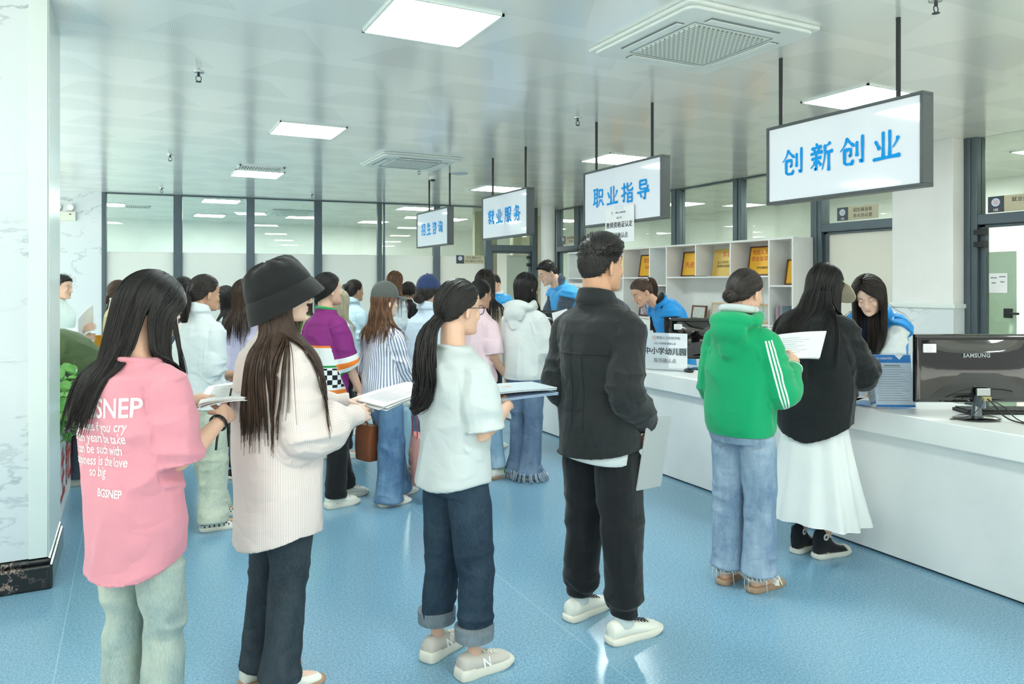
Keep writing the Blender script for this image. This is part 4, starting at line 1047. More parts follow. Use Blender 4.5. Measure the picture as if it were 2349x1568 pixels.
def hair_short(m, X, rr, cnt=900, top=.03, sidel=.012, r=.0026, fwd=.5):
    for _ in range(cnt):
        d = Vector((rr.gauss(0, 1), rr.gauss(0, 1), abs(rr.gauss(0, 1)) - .35)).normalized(); az = math.degrees(math.atan2(d.x, d.y)); el = math.degrees(math.asin(d.z)); e0 = np.interp(abs(az), HL_A, HL_E)
        if el < e0 + 3: continue
        tp = float(sm(.25, .75, d.z)); L = sidel + (top - sidel) * tp; L *= rr.uniform(.7, 1.25)
        g = (d * (.45 + .45 * tp) + Vector((0, fwd * tp + .1, -.75 * (1 - tp))) + Vector((rr.gauss(0, .25), rr.gauss(0, .25), rr.gauss(0, .15)))).normalized()
        p0 = skull(d, .001); strand(m, [X @ p0, X @ (p0 + g * L * .5 + d * .002), X @ (p0 + g * L)], r, .0006)
class Person:
    def __init__(s, px, depth, heading, H=1.60, label='', male=False, lean=0, twist=0, skin=0, hd=(0, 0, 0), hscale=None, near=1, seed=1, shw=None, eyes='open', group=None, hdoff=(0, 0, 0), build=1.0):
        s.near = near; s.seed = seed; s.rr = rnd(seed * 77 + 5); s.male = male; s.k = H / 1.65; s.H = H; s.lean = R(lean); s.eyes = eyes; s.b = build
        u = (px - 1174.5) / 1692; w = CAMF * depth + CAMR * (u * depth)
        s.e = empty('person', (w.x, w.y, 0), -R(heading)); tag(s.e, label, 'person', group)
        s.sk = SK[skin]; k = s.k; s.shw = (shw or (.180 if male else .148)) * k
        s.nb = s.bend((0, -.015, 1.40 * k)); hs = hscale or (1.03 if male else 1.0) * (.35 + .65 * k); s.hs = hs
        yaw, pitch, roll = hd
        hp = s.bend((0, .012, H - .1125 * hs)) + Vector(hdoff)
        base = Matrix.Rotation(-s.lean * 0, 4, 'X')
        pivot = Vector((0, -.02, -.10 * hs))
        rot = Matrix.Rotation(-R(yaw), 4, 'Z') @ Matrix.Rotation(R(pitch) - s.lean * .5, 4, 'X') @ Matrix.Rotation(R(roll), 4, 'Y')
        s.X = Matrix.Translation(hp + pivot) @ rot @ Matrix.Translation(-pivot) @ Matrix.Scale(hs, 4)
        s.arms = {}; s.bv = []
        s.legs()
    def bend(s, p):
        p = Vector(p); k = s.k
        if not s.lean: return p
        z0, L = .88 * k, .42 * k; l = p.z - z0
        if l <= 0: return p
        a = s.lean * min(1, l / L); kk = s.lean / L; q = min(l, L)
        y = (1 - math.cos(kk * q)) / kk; z = math.sin(kk * q) / kk
        if l > L: y += math.sin(s.lean) * (l - L); z += math.cos(s.lean) * (l - L)
        return Vector((p.x, y + p.y * math.cos(a), z0 + z - p.y * math.sin(a)))
    def bendmb(s, m):
        if s.lean: m.v = [tuple(s.bend(p)) for p in m.v]
        return m
    def legs(s, R_=(.10, .0, 8), L_=(-.10, .0, -8), knee=.02):
        s.foot = {1: R_, -1: L_}; s.knee = knee; return s
    def arm(s, side, wrist, pole=(0, -.6, -1), f=None, n=(0, 0, 1), curl='relaxed'):
        sd = 1 if side == 'R' else -1; k = s.k; S_ = s.bend((sd * s.shw, -.014, 1.298 * k)); W_ = Vector(wrist)
        a, b = .285 * k, .245 * k; v = W_ - S_; d = v.length; mx = (a + b) * .995
        if d > mx: W_ = S_ + v * (mx / d); v = W_ - S_; d = mx
        u = v / d; pl = Vector(pole); pl = (pl - u * pl.dot(u)).normalized(); x = (a * a - b * b + d * d) / (2 * d); y = math.sqrt(max(0, a * a - x * x))
        E_ = S_ + u * x + pl * y; fd = Vector(f) if f else (W_ - E_).normalized()
        s.arms[sd] = dict(S=S_, E=E_, W=W_, f=fd, n=Vector(n), curl=curl); return s
    def legpath(s, sd):
        k = s.k; fx, fy, yw = s.foot[sd]
        return [Vector((sd * .080 * k, 0, .83 * k)), Vector((sd * .085 * k * .6 + fx * .4, fy * .5 + s.knee, .46 * k)), Vector((fx, fy, .085))]
    # ---------------- flesh
    def flesh(s):
        k = s.k; vb = {1: .006, 2: .008, 3: .011}[s.near]; vh = {1: .0028, 2: .0036, 3: .005}[s.near]; vd = {1: .0032, 2: .0042, 3: .006}[s.near]
        m = MB(); c = 1.0
        T = [(.78, .10, .06, .07), (.86, .12, .07, .08), (.95, .11, .07, .075), (1.03, .112, .08, .078), (1.12, .118, .088, .082), (1.22, .122, .09, .085), (1.29, .112, .07, .075), (1.335, .085, .05, .06), (1.375, .056, .042, .05), (1.41, .05, .045, .045)]
        m.rings([ering((0, -.01, z * k), rx * k * c, f * k, b * k, 22) for z, rx, f, b in T]); s.bendmb(m)
        nr = (.058 if s.male else .049) * s.hs; X = s.X
        n1 = X @ Vector((0, -.032, -.055)); n2 = X @ Vector((0, -.022, -.0)); low = s.nb + Vector((0, 0, -.05))
        for sd in (1, -1):
            if sd in s.arms:
                A = s.arms[sd]; g = 1.15 if s.male else 1.0
                m.limb([A['S'] + Vector((-sd * .02 * k, 0, -.025 * k)), A['S'].lerp(A['E'], .5), A['E'], A['E'].lerp(A['W'], .4), A['W'] + (A['W'] - A['E']).normalized() * .0], [.034 * g * k, .040 * g * k, .036 * g * k, .035 * g * k, .0235 * g * k], 14)
            lp = s.legpath(sd); m.limb([lp[0], lp[0].lerp(lp[1], .5), lp[1], lp[1].lerp(lp[2], .35), lp[2]], [.046 * k, .042 * k, .035 * k, .034 * k, .029 * k], 14)
            fx, fy, yw = s.foot[sd]; d = Vector((math.sin(R(yw)), math.cos(R(yw)), 0)); c0 = Vector((fx, fy, 0))
            m.limb([c0 - d * .03 + Vector((0, 0, .045)), c0 + d * .06 + Vector((0, 0, .04)), c0 + d * .13 + Vector((0, 0, .028))], [.03, .032, .022], 12)
        m.limb([low, n1], [nr * 1.12, nr], 16)
        P = [fuse(m, vb, 3)]
        h = MB(); head_mb(h, X, s.male); h.limb([low.lerp(n1, .35), n1, n2], [nr * 1.04, nr, nr * .96], 18); P.append(fuse(h, vh, 9))
        hv = MB(); any_ = False
        for sd, A in s.arms.items():
            any_ = True; hand_mb(hv, A['W'], A['f'], A['n'], sd == 1, A['curl'], (1.06 if s.male else .96) * (.5 + .5 * k)); hv.limb([A['W'].lerp(A['E'], .35), A['W'], A['W'] + A['f'] * .012], [.029 * k, .0235 * k * (1.15 if s.male else 1), .021 * k], 12, flat=.9)
        if any_: P.append(fuse(hv, vd, 2))
        me = join_meshes(P); V = me_arr(me); C = head_paint(V, X, s.sk, s.eyes)
        far = np.linalg.norm(V - np.array(X.translation), axis=1) > .2; C[far] = np.array(s.sk)
        at = me.attributes.new('Col', 'FLOAT_COLOR', 'POINT'); at.data.foreach_set('color', np.clip(C, 0, 1).ravel())
        s.body = link(me, 'body', 'skin', s.e); return s
    # ---------------- upper garment
    def top(s, mat, name='shirt', hem=.80, w=(.178, .168, .17, .165), d=(.13, .125), back=(.14, .125), sleeve='long', sr=(.075, .07, .06, .045), slen=None, collar=None, drop=None, fold=.016, foldf=(11, 11, 4), neck=.066, tuck=0, cuff=None, cuffmat=None, voxel=None, blouse=0, cy=-.012, armhole=.105, neckz=1.418, hood=False, trunkx=0, slope=0, elastic=0, wristgap=.02):
        k = s.k; m = MB(); s.hemz = hem * k + .02; vx = voxel or {1: .0062, 2: .0085, 3: .012}[s.near]
        hw, ww, cw, aw = [q * s.b for q in w]; sh = s.shw / k
        zs = [hem, hem + .02, (hem + 1.02) / 2, 1.02, 1.12, 1.2, 1.262, 1.308, min(1.342, neckz - .04), min(1.368, neckz - .022), min(1.39, neckz - .009), neckz]
        rx = [hw, hw, (hw + ww) / 2, ww, (ww + cw) / 2, cw, max(aw, sh * 1.0), sh * 1.02, sh * .90, sh * .68, max(neck * 1.22, sh * .5), neck]
        df, dm = d; bf, bm = back
        rf = [df, df, (df + dm) / 2, dm, dm, dm, dm * .92, dm * .78, .078, .066, .06, neck * .92]
        rb = [bf, bf, (bf + bm) / 2, bm, bm, bm, bm * .98, bm * .88, .088, .074, .066, neck * .95]
        if elastic: rx[0] *= 1 - elastic; rf[0] *= 1 - elastic; rb[0] *= 1 - elastic; zs[1] = hem + .05; 
        rs = []
        for i, z in enumerate(zs):
            rs.append(ering((0, (cy if z < 1.3 else -.014) * k, z * k), rx[i] * k, rf[i] * k, rb[i] * k, 32, 2.25, (lambda t: drop(t) * (1 if i == 0 else .8)) if (drop and i < 2) else None))
        m.rings(rs); s.bendmb(m)
        for sd, A in s.arms.items():
            if not sleeve: break
            S_, E_, W_ = A['S'] + Vector((-sd * .008 * k, 0, -.016 * k)), A['E'], A['W']; inn = S_ + Vector((-sd * .06 * k, 0, -.012 * k))
            r = [q * k for q in sr]
            if sleeve == 'short':
                t = slen or .72; e1 = S_.lerp(E_, t); m.tube(catm([inn, S_, S_.lerp(E_, t * .55), e1], 3), lerp_list([0, .33, .66, 1], [r[0] * .7, r[0] * .86, r[1], r[2]], np.linspace(0, 1, 10)), 18)
            else:
                t = slen or 1.0; d_ = (W_ - E_); end = E_ + d_ * (t - wristgap / max(d_.length, .01)); pts = catm([inn, S_, S_.lerp(E_, .55), E_, E_.lerp(end, .55), end], 4); q = np.linspace(0, 1, len(pts))
                rad = lerp_list([0, .2, .4, .6, .8, .96, 1], [r[0] * .7, r[0] * .86, (r[0] + r[1]) / 2, r[1] * 1.06, r[2] * 1.02 + blouse * k, r[3] + blouse * .5 * k, r[3]], q)
                m.tube(pts, rad, 18)
                if cuff: dd = d_.normalized(); m.tube([end - dd * .01, end + dd * cuff * k], [r[3] * .92, r[3] * .95], 16)
        nb = Vector(s.bend((0, -.014 * k, (neckz - .012) * k)))
        def rim(r0, z, rt, n=28): m.tube([s.bend((r0 * k * math.cos(a), -.014 * k + r0 * .92 * k * math.sin(a) + 0, (neckz + z + .012 * math.sin(a) * -1) * k)) for a in [2 * math.pi * j / n for j in range(n + 1)]], rt * k, 8)
        if collar == 'crew': rim(neck + .002, -.012, .009)
        if collar in ('shirt', 'stand'):
            hi = .045 if collar == 'shirt' else .055
            rs = [ering((0, -.016 * k, (neckz - .03) * k), (neck + .004) * k, neck * .92 * k, (neck + .006) * k, 28), ering((0, -.020 * k, (neckz + hi * .5) * k), (neck + .001) * k, neck * .85 * k, (neck + .002) * k, 28, 2.1, lambda t: -.012 * math.sin(t)),
                  ering((0, -.022 * k, (neckz + hi) * k), (neck - .002) * k, neck * .8 * k, neck * k, 28, 2.1, lambda t: -.018 * math.sin(t))]
            q = MB().rings(rs); s.bendmb(q); m.add(q.v, q.f)
        if collar == 'shirt':
            rs = [ering((0, -.022 * k, (neckz + .047) * k), neck * k, neck * .85 * k, (neck + .001) * k, 28, 2.1, lambda t: -.016 * math.sin(t)),
                  ering((0, -.022 * k, (neckz + .004) * k), (neck + .018) * k, (neck + .014) * k, (neck + .014) * k, 28, 2.1, lambda t: -.03 * max(0, math.sin(t)) + .004),
                  ering((0, -.022 * k, (neckz - .01) * k), (neck + .016) * k, (neck + .012) * k, (neck + .013) * k, 28, 2.1, lambda t: -.03 * max(0, math.sin(t)) + .004)]
            q = MB().rings(rs); s.bendmb(q); m.add(q.v, q.f)
        if hood:
            q = MB(); q.ball((0, -.10 * k, 1.385 * k), (.125 * k, .075 * k, .055 * k), n=20, k=12); q.ball((0, -.135 * k, 1.33 * k), (.105 * k, .05 * k, .085 * k), n=20, k=12); q.ball((0, -.142 * k, 1.265 * k), (.062 * k, .034 * k, .075 * k), n=18, k=10)
            for sd in (1, -1): q.limb([(sd * .11 * k, -.07 * k, 1.385 * k), (sd * .092 * k, .0, 1.41 * k), (sd * .06 * k, .06 * k, 1.375 * k)], [.034 * k, .03 * k, .025 * k], 12)
            s.bendmb(q); m.add(q.v, q.f)
        me = fuse(m, vx, 14 if hood else 5); V = me_arr(me); N_ = me_nrm(me)
        # cloth folds: long drape on the trunk, bunching on sleeves
        sv, part, tt = s.coords(V, sr)
        fz = folds(V, foldf, s.seed); fz2 = folds(V, (7, 7, 16), s.seed + 9); wl = (part > 0).astype(float)
        nearneck = sm(1.34 * k, 1.26 * k, V[:, 2]) if not s.lean else np.ones(len(V))
        amp = fold * (.35 + .65 * nearneck); lo = vnoise(V * 6.5, s.seed + 40) - .5; dsp = amp * (fz * (1 - .55 * wl) * .6 + fz2 * wl * .55 + lo * 1.1) - amp * .25
        dsp = dsp * (1 - sm(.25, .75, -N_[:, 2]))
        V = V + N_ * dsp[:, None]; me_set(me, V)
        sv[:, 0] = np.where((part < .5) & (trunkx != 0), trunkx, sv[:, 0]); at = me.attributes.new('SV', 'FLOAT_VECTOR', 'POINT'); at.data.foreach_set('vector', np.stack([sv[:, 0], sv[:, 1], part + tt * .0], 1).ravel())
        at = me.attributes.new('ST', 'FLOAT', 'POINT'); at.data.foreach_set('value', tt)
        o = link(me, name, mat, s.e); s.shirt = o
        s.bv.append(BVHTree.FromPolygons([Vector(v) for v in V], [tuple(p.vertices) for p in me.polygons])); return s
    def coords(s, V, sr):
        k = s.k; n = len(V); part = np.zeros(n); sv = np.zeros((n, 2)); tt = np.zeros(n)
        ang = np.arctan2(V[:, 0], -(V[:, 1] + .012)); sv[:, 0] = ang * .165 * k; sv[:, 1] = V[:, 2]
        best = np.where(np.abs(V[:, 0]) < s.shw * .96, .9, 9.0)
        # ellipse measure of the trunk
        tr = np.sqrt((V[:, 0] / (s.shw * 1.0)) ** 2 + ((V[:, 1] + .012) / (.15 * k)) ** 2); best = tr if not s.lean else np.abs(V[:, 0]) / s.shw
        near_ = np.full(n, 9.0)
        for sd, A in s.arms.items():
            for (p, q, t0, t1, ra, rb) in ((A['S'], A['E'], 0, 1, sr[0], sr[1]), (A['E'], A['W'], 1, 2, sr[min(1, len(sr) - 1)], sr[-1])):
                p, q = np.array(p), np.array(q); d = q - p; L = np.linalg.norm(d); d = d / L; t = np.clip((V - p) @ d / L, 0, 1); c = p + t[:, None] * (q - p); off = V - c; r = np.linalg.norm(off, axis=1); rad = (ra + (rb - ra) * t) * k
                me_ = r / (rad + 1e-6) * .93; me_ = np.where((t <= 0) & (t0 == 0), 9, me_); ok = me_ < best
                u = np.cross(d, [0, 1, .01]); u /= np.linalg.norm(u); v = np.cross(d, u)
                an = np.arctan2(off @ u, off @ v); sv[ok, 0] = (an * rad)[ok]; part[ok] = 1 if sd == 1 else 2; best = np.where(ok, me_, best)
                nr_ = r < near_; near_ = np.where(nr_, r, near_); tt[nr_] = (t0 + t)[nr_]
        return sv, part, tt
    # ---------------- lower garments
    def trousers(s, mat, r=(.098, .086, .072, .074, .08), hemz=.055, waist=1.0, hip=(.168, .112, .128), fold=.012, name='trousers', cuff=None, cuffmat=None, ww=.135, hemcol=None, voxel=None, elastic=None, tuckin=True, kz=(9, 9, 5)):
        k = s.k; m = MB(); vx = voxel or {1: .0065, 2: .0085, 3: .012}[s.near]; hx, hf, hb = hip
        T = [(.76, hx * .93, hf * .92, hb * .85), (.80, hx * .98, hf, hb * .97), (.86, hx, hf, hb), (.92, hx * .96, hf * .98, hb * .93), (waist, ww, .098, .098)]
        m.rings([ering((0, -.012 * k, z * k), a * k * s.b, f * k, b * k, 28, 2.3) for z, a, f, b in T])
        for sd in (1, -1):
            lp = s.legpath(sd); a = lp[2].copy(); a.z = hemz
            P = [lp[0] + Vector((0, -.005, -.02)), lp[0].lerp(lp[1], .35), lp[0].lerp(lp[1], .72), lp[1], lp[1].lerp(a, .4), lp[1].lerp(a, .8), a]
            q = [q_ * k for q_ in (min(r[0], .084), r[0] * .97, r[1], r[2], (r[2] + r[3]) / 2, r[3], r[4])]
            if elastic: q[-1] = r[3] * k * .93; q[-2] = r[3] * k; P[-2] = lp[1].lerp(a, .78); P[-1] = a + Vector((0, 0, .062))
            pts = catm(P, 4); m.tube(pts, lerp_list(np.linspace(0, 1, 7), q, np.linspace(0, 1, len(pts))), 20, flat=1.06, up=(0, 1, 0))
            if elastic: m.tube([a + Vector((0, 0, .15)), a + Vector((0, 0, .085)), a + Vector((0, 0, .045)), a], [r[3] * k * .82, r[3] * k * .95, elastic * k, elastic * k], 20)
        s.bendmb(m); me = fuse(m, vx, 5); V = me_arr(me); N_ = me_nrm(me)
        f1 = folds(V, kz, s.seed + 20); f2 = folds(V, (6, 6, 15), s.seed + 23); kn = np.exp(-((V[:, 2] - .45 * k) / .09) ** 2) + .9 * np.exp(-((V[:, 2] - hemz - .05) / .07) ** 2) + .5 * np.exp(-((V[:, 2] - .75 * k) / .06) ** 2)
        V = V + N_ * (fold * (.45 * f1 + kn * f2 * .8) - fold * .2)[:, None]; V[:, 2] = np.maximum(V[:, 2], .006)
        if s.bv and tuckin and not s.lean:
            for i in np.where(V[:, 2] > s.hemz - .03)[0]:
                c_ = s.bend((0, -.012 * k, 0)); zc = max(V[i][2], s.hemz + .012); o_ = Vector((0, -.012 * k, zc)); d_ = Vector((V[i][0], V[i][1] + .012 * k, 0)); r_ = d_.length
                if r_ < .02: continue
                h, n_, _, q_ = s.bv[0].ray_cast(o_, d_ / r_)
                if h is not None and r_ > q_ - .012: V[i][:2] = (o_ + d_ / r_ * max(q_ - .012, .02)).xy
        me_set(me, V)
        o = link(me, name, mat, s.e); s.pants = o; s.pbv = BVHTree.FromPolygons([Vector(v) for v in V], [tuple(p.vertices) for p in me.polygons])
        if cuff:
            q = MB()
            for sd in (1, -1):
                lp = s.legpath(sd); a = lp[2].copy(); rr_ = r[4] * k + .004
                prof = [(a + Vector((0, 0, hemz - a.z - .004)), rr_ * .98), (a + Vector((0, 0, hemz - a.z)), rr_ + .007), (a + Vector((0, 0, hemz - a.z + cuff)), rr_ + .008), (a + Vector((0, 0, hemz - a.z + cuff + .004)), rr_)]
                q.rings([ering((c.x, c.y, c.z), r_, r_ * 1.05, r_ * 1.05, 24, 2.1) for c, r_ in prof])
            q.build('turned_cuff', cuffmat, o, smooth=50)
        return s
    def skirt(s, mat, hemz=.22, top=.95, w=.30, d=.24, n=15, amp=.03):
        k = s.k; rs = []
        for z, u in zip(np.linspace(hemz, top, 26), np.linspace(0, 1, 26)):
            f = (1 - u) ** 1.25; rx = .145 + (w - .145) * f; ry = .105 + (d - .105) * f; row = []
            for j in range(120):
                t = 2 * math.pi * j / 120; q = 1 + amp / rx * f * (math.sin(n * t + .8 * math.sin(2 * t) + u) + .5 * math.sin(n * .6 * t + 1.3 + u * 2)) * (.5 + .5 * math.sin(2.3 * t + 1) ** 2)
                row.append(((rx * q * math.cos(t)) * k, (ry * q * math.sin(t) - .012) * k, z * k + (.012 * math.sin(3 * t) * f)))
            rs.append(row)
        o = MB().rings(rs).build('skirt', mat, s.e, smooth=70); return s
    # ---------------- footwear
    def shoes(s, kind='sneaker', mat=None, sole='solewhite', lace=None, L=.245, extra=None):
        for sd in (1, -1):
            fx, fy, yw = s.foot[sd]; a = R(yw); T = Matrix.Translation((fx, fy, 0)) @ Matrix.Rotation(-a, 4, 'Z'); k = L / .25 * (.6 + .4 * s.k)
            h0 = .026 if kind != 'chunky' else .036
            m = MB(); P = [(-.072, .026, .07), (-.062, .033, .082), (-.035, .0365, .088), (-.005, .037, .084), (.03, .038, .076), (.07, .042, .062), (.11, .0455, .05), (.142, .041, .044), (.158, .032, .037), (.168, .017, .028)]
            if kind == 'high': P = [(-.070, .024, .15), (-.06, .032, .162), (-.03, .037, .168), (.0, .037, .165), (.022, .036, .125), (.045, .038, .088), (.07, .040, .068), (.11, .043, .054), (.142, .040, .046), (.158, .031, .038), (.168, .016, .028)]
            if kind == 'slip': P = [(y, w_, min(z, .066 - max(0, y) * .1)) for y, w_, z in P]
            sc = 1.1 if kind == 'chunky' else 1.0; rs = []
            for y, w_, z in P:
                z = z + (.012 if kind == 'chunky' else 0); row = []
                for j in range(18):
                    t = 2 * math.pi * j / 18; cx, cz = math.cos(t), math.sin(t); q = 2.4
                    x = w_ * sc * math.copysign(abs(cx) ** (2 / q), cx) * (1 if cz < 0 else (1 - .28 * cz)); zz = (z + h0 * .5) / 2 + (z - h0 * .5) / 2 * math.copysign(abs(cz) ** (2 / q), cz)
                    row.append((x * k, y * k, zz * k))
                rs.append(row)
            up = None
            if kind != 'sandal':
                m.rings(rs); m.xf(T); up = m.build('shoe', mat, s.e, smooth=60)
            o = MB(); pr = [(-.08, .022), (-.074, .032), (-.05, .04), (-.01, .0405), (.03, .041), (.07, .046), (.115, .05), (.15, .0455), (.172, .034), (.184, .015)]
            if kind == 'chunky': pr = [(y * 1.03, w_ * 1.09) for y, w_ in pr]
            pr = [(-.084, .010)] + pr; pr = [(max(q_[1], 0) * 0 + q_[0], q_[1]) for q_ in catm(pr, 3)]
            out = [(w_, y) for y, w_ in pr] + [(-w_, y) for y, w_ in pr[::-1]]
            zt = {'chunky': .036, 'sandal': .03, 'high': .028, 'slip': .026}.get(kind, .026)
            lv = [(0, .92), (.003, .97), (.008, 1.0), (zt * .6, .985), (zt - .004, .97 if kind != 'chunky' else .95), (zt, .92)]
            o.rings([[(x * f_ * k, y * f_ * k, (z + (.012 * max(0, (y - .12) / .06) ** 2 if z < .01 else 0) + (.010 if (kind == 'chunky' and y < -.02 and z > .01) else 0)) * k) for x, y in out] for z, f_ in lv]); o.xf(T)
            sol = o.build('sole', sole, up if up else s.e, smooth=50)
            if kind == 'sandal':
                st = MB()
                for y0, y1, z0 in ((.045, .12, .062), (.075, .145, .056)):
                    sgn = 1 if y0 < .06 else -1
                    st.tube([T @ (Vector((x * .047, y0 + (y1 - y0) * (.5 + .5 * x * sgn), .022 + (z0 - .016) * math.sqrt(max(0, 1 - x * x)))) * k) for x in np.linspace(-1, 1, 11)], .019 * k, 8, flat=.22, up=(0, 0, 1))
                st.tube([T @ (Vector((math.sin(t) * .037, -.028 - math.cos(t) * .045 if math.cos(t) > -.2 else -.028 + .06 * -math.cos(t), .068)) * k) for t in np.linspace(-2.2, 2.2, 15)], .014 * k, 8, flat=.3, up=(0, 0, 1))
                st.build('strap', mat, s.e, smooth=60)
            if kind == 'high':
                tc = MB().ball((0, .142, .030), (.042, .036, .020), n=18, k=10); tc.v = [(x * k, y * k, z * k) for x, y, z in tc.v if True]; tc.xf(T); tc.build('toe_cap', sole, up, smooth=60)
                for sg in (1, -1):
                    pt = MB().lathe([(.0, 0), (.019, 0), (.019, .0015), (.0, .002)], n=20); pt.xf(T @ Matrix.Scale(k, 4) @ frame_mx((sg * .0365, -.028, .125), (0, sg, 0), (0, 0, 1))); pt.build('ankle_patch', 'cream_lace', up)
                    st_ = MB()
                    n5 = [(math.cos(1.5708 + i * .6283) * (.013 if i % 2 == 0 else .0052), math.sin(1.5708 + i * .6283) * (.013 if i % 2 == 0 else .0052)) for i in range(10)]
                    st_.prism(n5, .002, .0026); st_.xf(T @ Matrix.Scale(k, 4) @ frame_mx((sg * .0365, -.028, .125), (0, sg, 0), (0, 0, 1))); st_.build('star', mat, up)
            if lace:
                l = MB(); zs = (lambda y: np.interp(y, [p[0] for p in P], [p[2] + (.012 if kind == 'chunky' else 0) for p in P]))
                for i in range(5):
                    y = .03 + i * .017; z = zs(y) + .004; l.tube([T @ (Vector((-.020, y - .007, z - .007)) * k), T @ (Vector((0, y, z + .002)) * k), T @ (Vector((.020, y + .007, z - .007)) * k)], .0022, 6); l.tube([T @ (Vector((.020, y - .007, z - .007)) * k), T @ (Vector((0, y, z + .003)) * k), T @ (Vector((-.020, y + .007, z - .007)) * k)], .0022, 6)
                for q in (-1, 1): l.tube([T @ (Vector((0, .028, zs(.028) + .006)) * k), T @ (Vector((q * .022, .018, zs(.02) + .018)) * k), T @ (Vector((q * .03, .034, zs(.02) + .002)) * k), T @ (Vector((0, .03, zs(.028) + .005)) * k)], .002, 6)
                l.build('laces', lace, up, smooth=60)
            if extra: extra(s, sd, T, k, up)
        return s
    # ---------------- hair and headwear
    def hair(s, style, mat='hair_black', **kw):
        m = MB(); X = s.X; rr = s.rr; n = {1: 1.0, 2: .62, 3: .34}[s.near]; rs = {1: 1.0, 2: 1.25, 3: 1.7}[s.near]
        bl = s.bv if kw.pop('collide', True) else ()
        if style == 'loose':
            hair_cap(m, X, .0092, hl=kw.pop('hl', 0)); kw.setdefault('cnt', 900); kw['cnt'] = int(kw['cnt'] * n); kw['r'] = kw.get('r', .0030) * rs
            hair_loose(m, X, rr, bvhs=bl, **kw)
        elif style in ('pony', 'bun', 'short_tie'):
            G = dirv(R(kw.get('gaz', 180)), R(kw.get('gel', -20))); hair_cap(m, X, .0085, hl=kw.get('hl', 0) - 3); g = hair_gather(m, X, rr, G, int(800 * n), .0022 * rs, kw.get('vol', .008), hl=kw.get('hl', 0))
            d = (X.to_3x3() @ G).normalized()
            if style == 'pony':
                tail = [g - d * .02, g + d * .012] + [g + Vector(q) for q in kw['tail']]; hair_tail(m, rr, tail, kw.get('rad', (.012, .014, .032, .034, .03, .012)), int(kw.get('cnt', 300) * n), .003 * rs, kw.get('wave', 0))
            elif style == 'bun': hair_bun(m, rr, g + d * kw.get('off', .018), kw.get('br', .038), int(56 * n) + 10, .0058)
            for q in kw.get('wisps', ()): strand(m, catm([X @ Vector(p) for p in q], 4), .0010)
        elif style == 'short':
            hair_cap(m, X, kw.get('th', .004), kw.get('top', .016), kw.get('lift', .006), hl=kw.get('hl', 0)); hair_short(m, X, rr, int(kw.get('cnt', 2400) * n), kw.get('len', .036), kw.get('sl', .010), .0015 * rs, kw.get('fwd', .5))
        elif style == 'bob':
            hair_cap(m, X, .008); hair_loose(m, X, rr, int(800 * n), s.X.translation.z - kw.get('drop', .10), r=.003 * rs, az0=kw.get('az0', 38), vol=.018, jit=.012, bvhs=bl)
        o = m.build('hair', mat, s.e, smooth=0)
        if style == 'pony':
            q = MB().tube([g + d * .008 + (X.to_3x3() @ Vector((math.cos(a), 0, math.sin(a)))).normalized() * .0145 for a in np.linspace(0, 6.28, 15)], .005, 8); q.build('hair_tie', kw.get('tie', 'blackmat'), o, smooth=0)
        return s
    def glasses(s, mat='ironblk', r=.0235, thick=.0013):
        m = MB(); X = s.X
        for sd in (1, -1):
            m.tube([X @ Vector((sd * .031 + r * 1.12 * math.cos(a), .0985 - abs(sd * .031 + r * 1.1 * math.cos(a)) * .12, -.004 + r * .9 * math.sin(a))) for a in np.linspace(0, 6.2832, 21)], thick, 6)
            m.tube([X @ Vector((sd * .056, .096, .002)), X @ Vector((sd * .073, .082, .004)), X @ Vector((sd * .079, .0, .002)), X @ Vector((sd * .078, -.018, -.012))], thick, 6)
        m.tube([X @ Vector((-.007, .097, .0)), X @ Vector((0, .1, .003)), X @ Vector((.007, .097, .0))], thick, 6)
        o = m.build('eyeglasses', mat, s.e, smooth=0); l = MB()
        for sd in (1, -1): l.tube([X @ Vector((sd * .031, .0945, -.004)), X @ Vector((sd * .031, .0958, -.004))], r * 1.02, 18, up=X.to_3x3() @ Vector((0, 0, 1)))
        l.build('lens', 'acrylic', o); return s
    def cap(s, mat, tilt=0, visor=True):
        X = s.X @ Matrix.Rotation(R(tilt), 4, 'X'); rs = []
        for i in range(13):
            el = R(-2 + i * 7.2); e = .012 + .004 * math.sin(el * 2)
            rs.append([X @ (skull(dirv(2 * math.pi * j / 36, el), e) + Vector((0, 0, .022 + .006 * math.sin(el)))) for j in range(36)])
        m = MB().rings(rs); m.ball(X @ (skull(Vector((0, 0, 1)), .013) + Vector((0, 0, .028))), .007 * s.hs, n=10, k=6); o = m.build('cap', mat, s.e, smooth=50)
        v = []; f = []; nA, nR = 16, 6
        for side in (0, 1):
            for i in range(nA + 1):
                a = R(-62 + 124 * i / nA); p = skull(dirv(a, R(2)), .011) + Vector((0, 0, .024))
                for j in range(nR + 1):
                    t = j / nR; q = p + Vector((0, 1, 0)) * (t * .088 * math.cos(a) ** .7) + Vector((p.x * .10 * t, 0, -.004 * t - .022 * (abs(p.x) / .08) ** 2 * t - .010 * t * t - side * .004)); v.append(X @ q)
        b = (nA + 1) * (nR + 1)
        for i in range(nA):
            for j in range(nR):
                q = (i * (nR + 1) + j, i * (nR + 1) + j + 1, (i + 1) * (nR + 1) + j + 1, (i + 1) * (nR + 1) + j); f.append(q[::-1]); f.append(tuple(x + b for x in q))
        for i in range(nA): q = (i * (nR + 1) + nR, (i + 1) * (nR + 1) + nR); f.append((q[0], q[1], q[1] + b, q[0] + b))
        MB().add(v, f).build('visor', mat, o, smooth=50); return s
    # ---------------- items placed by the person's own frame
    def world(s): return s.e.matrix_world if False else Matrix.Translation(s.e.location) @ Matrix.Rotation(s.e.rotation_euler.z, 4, 'Z')
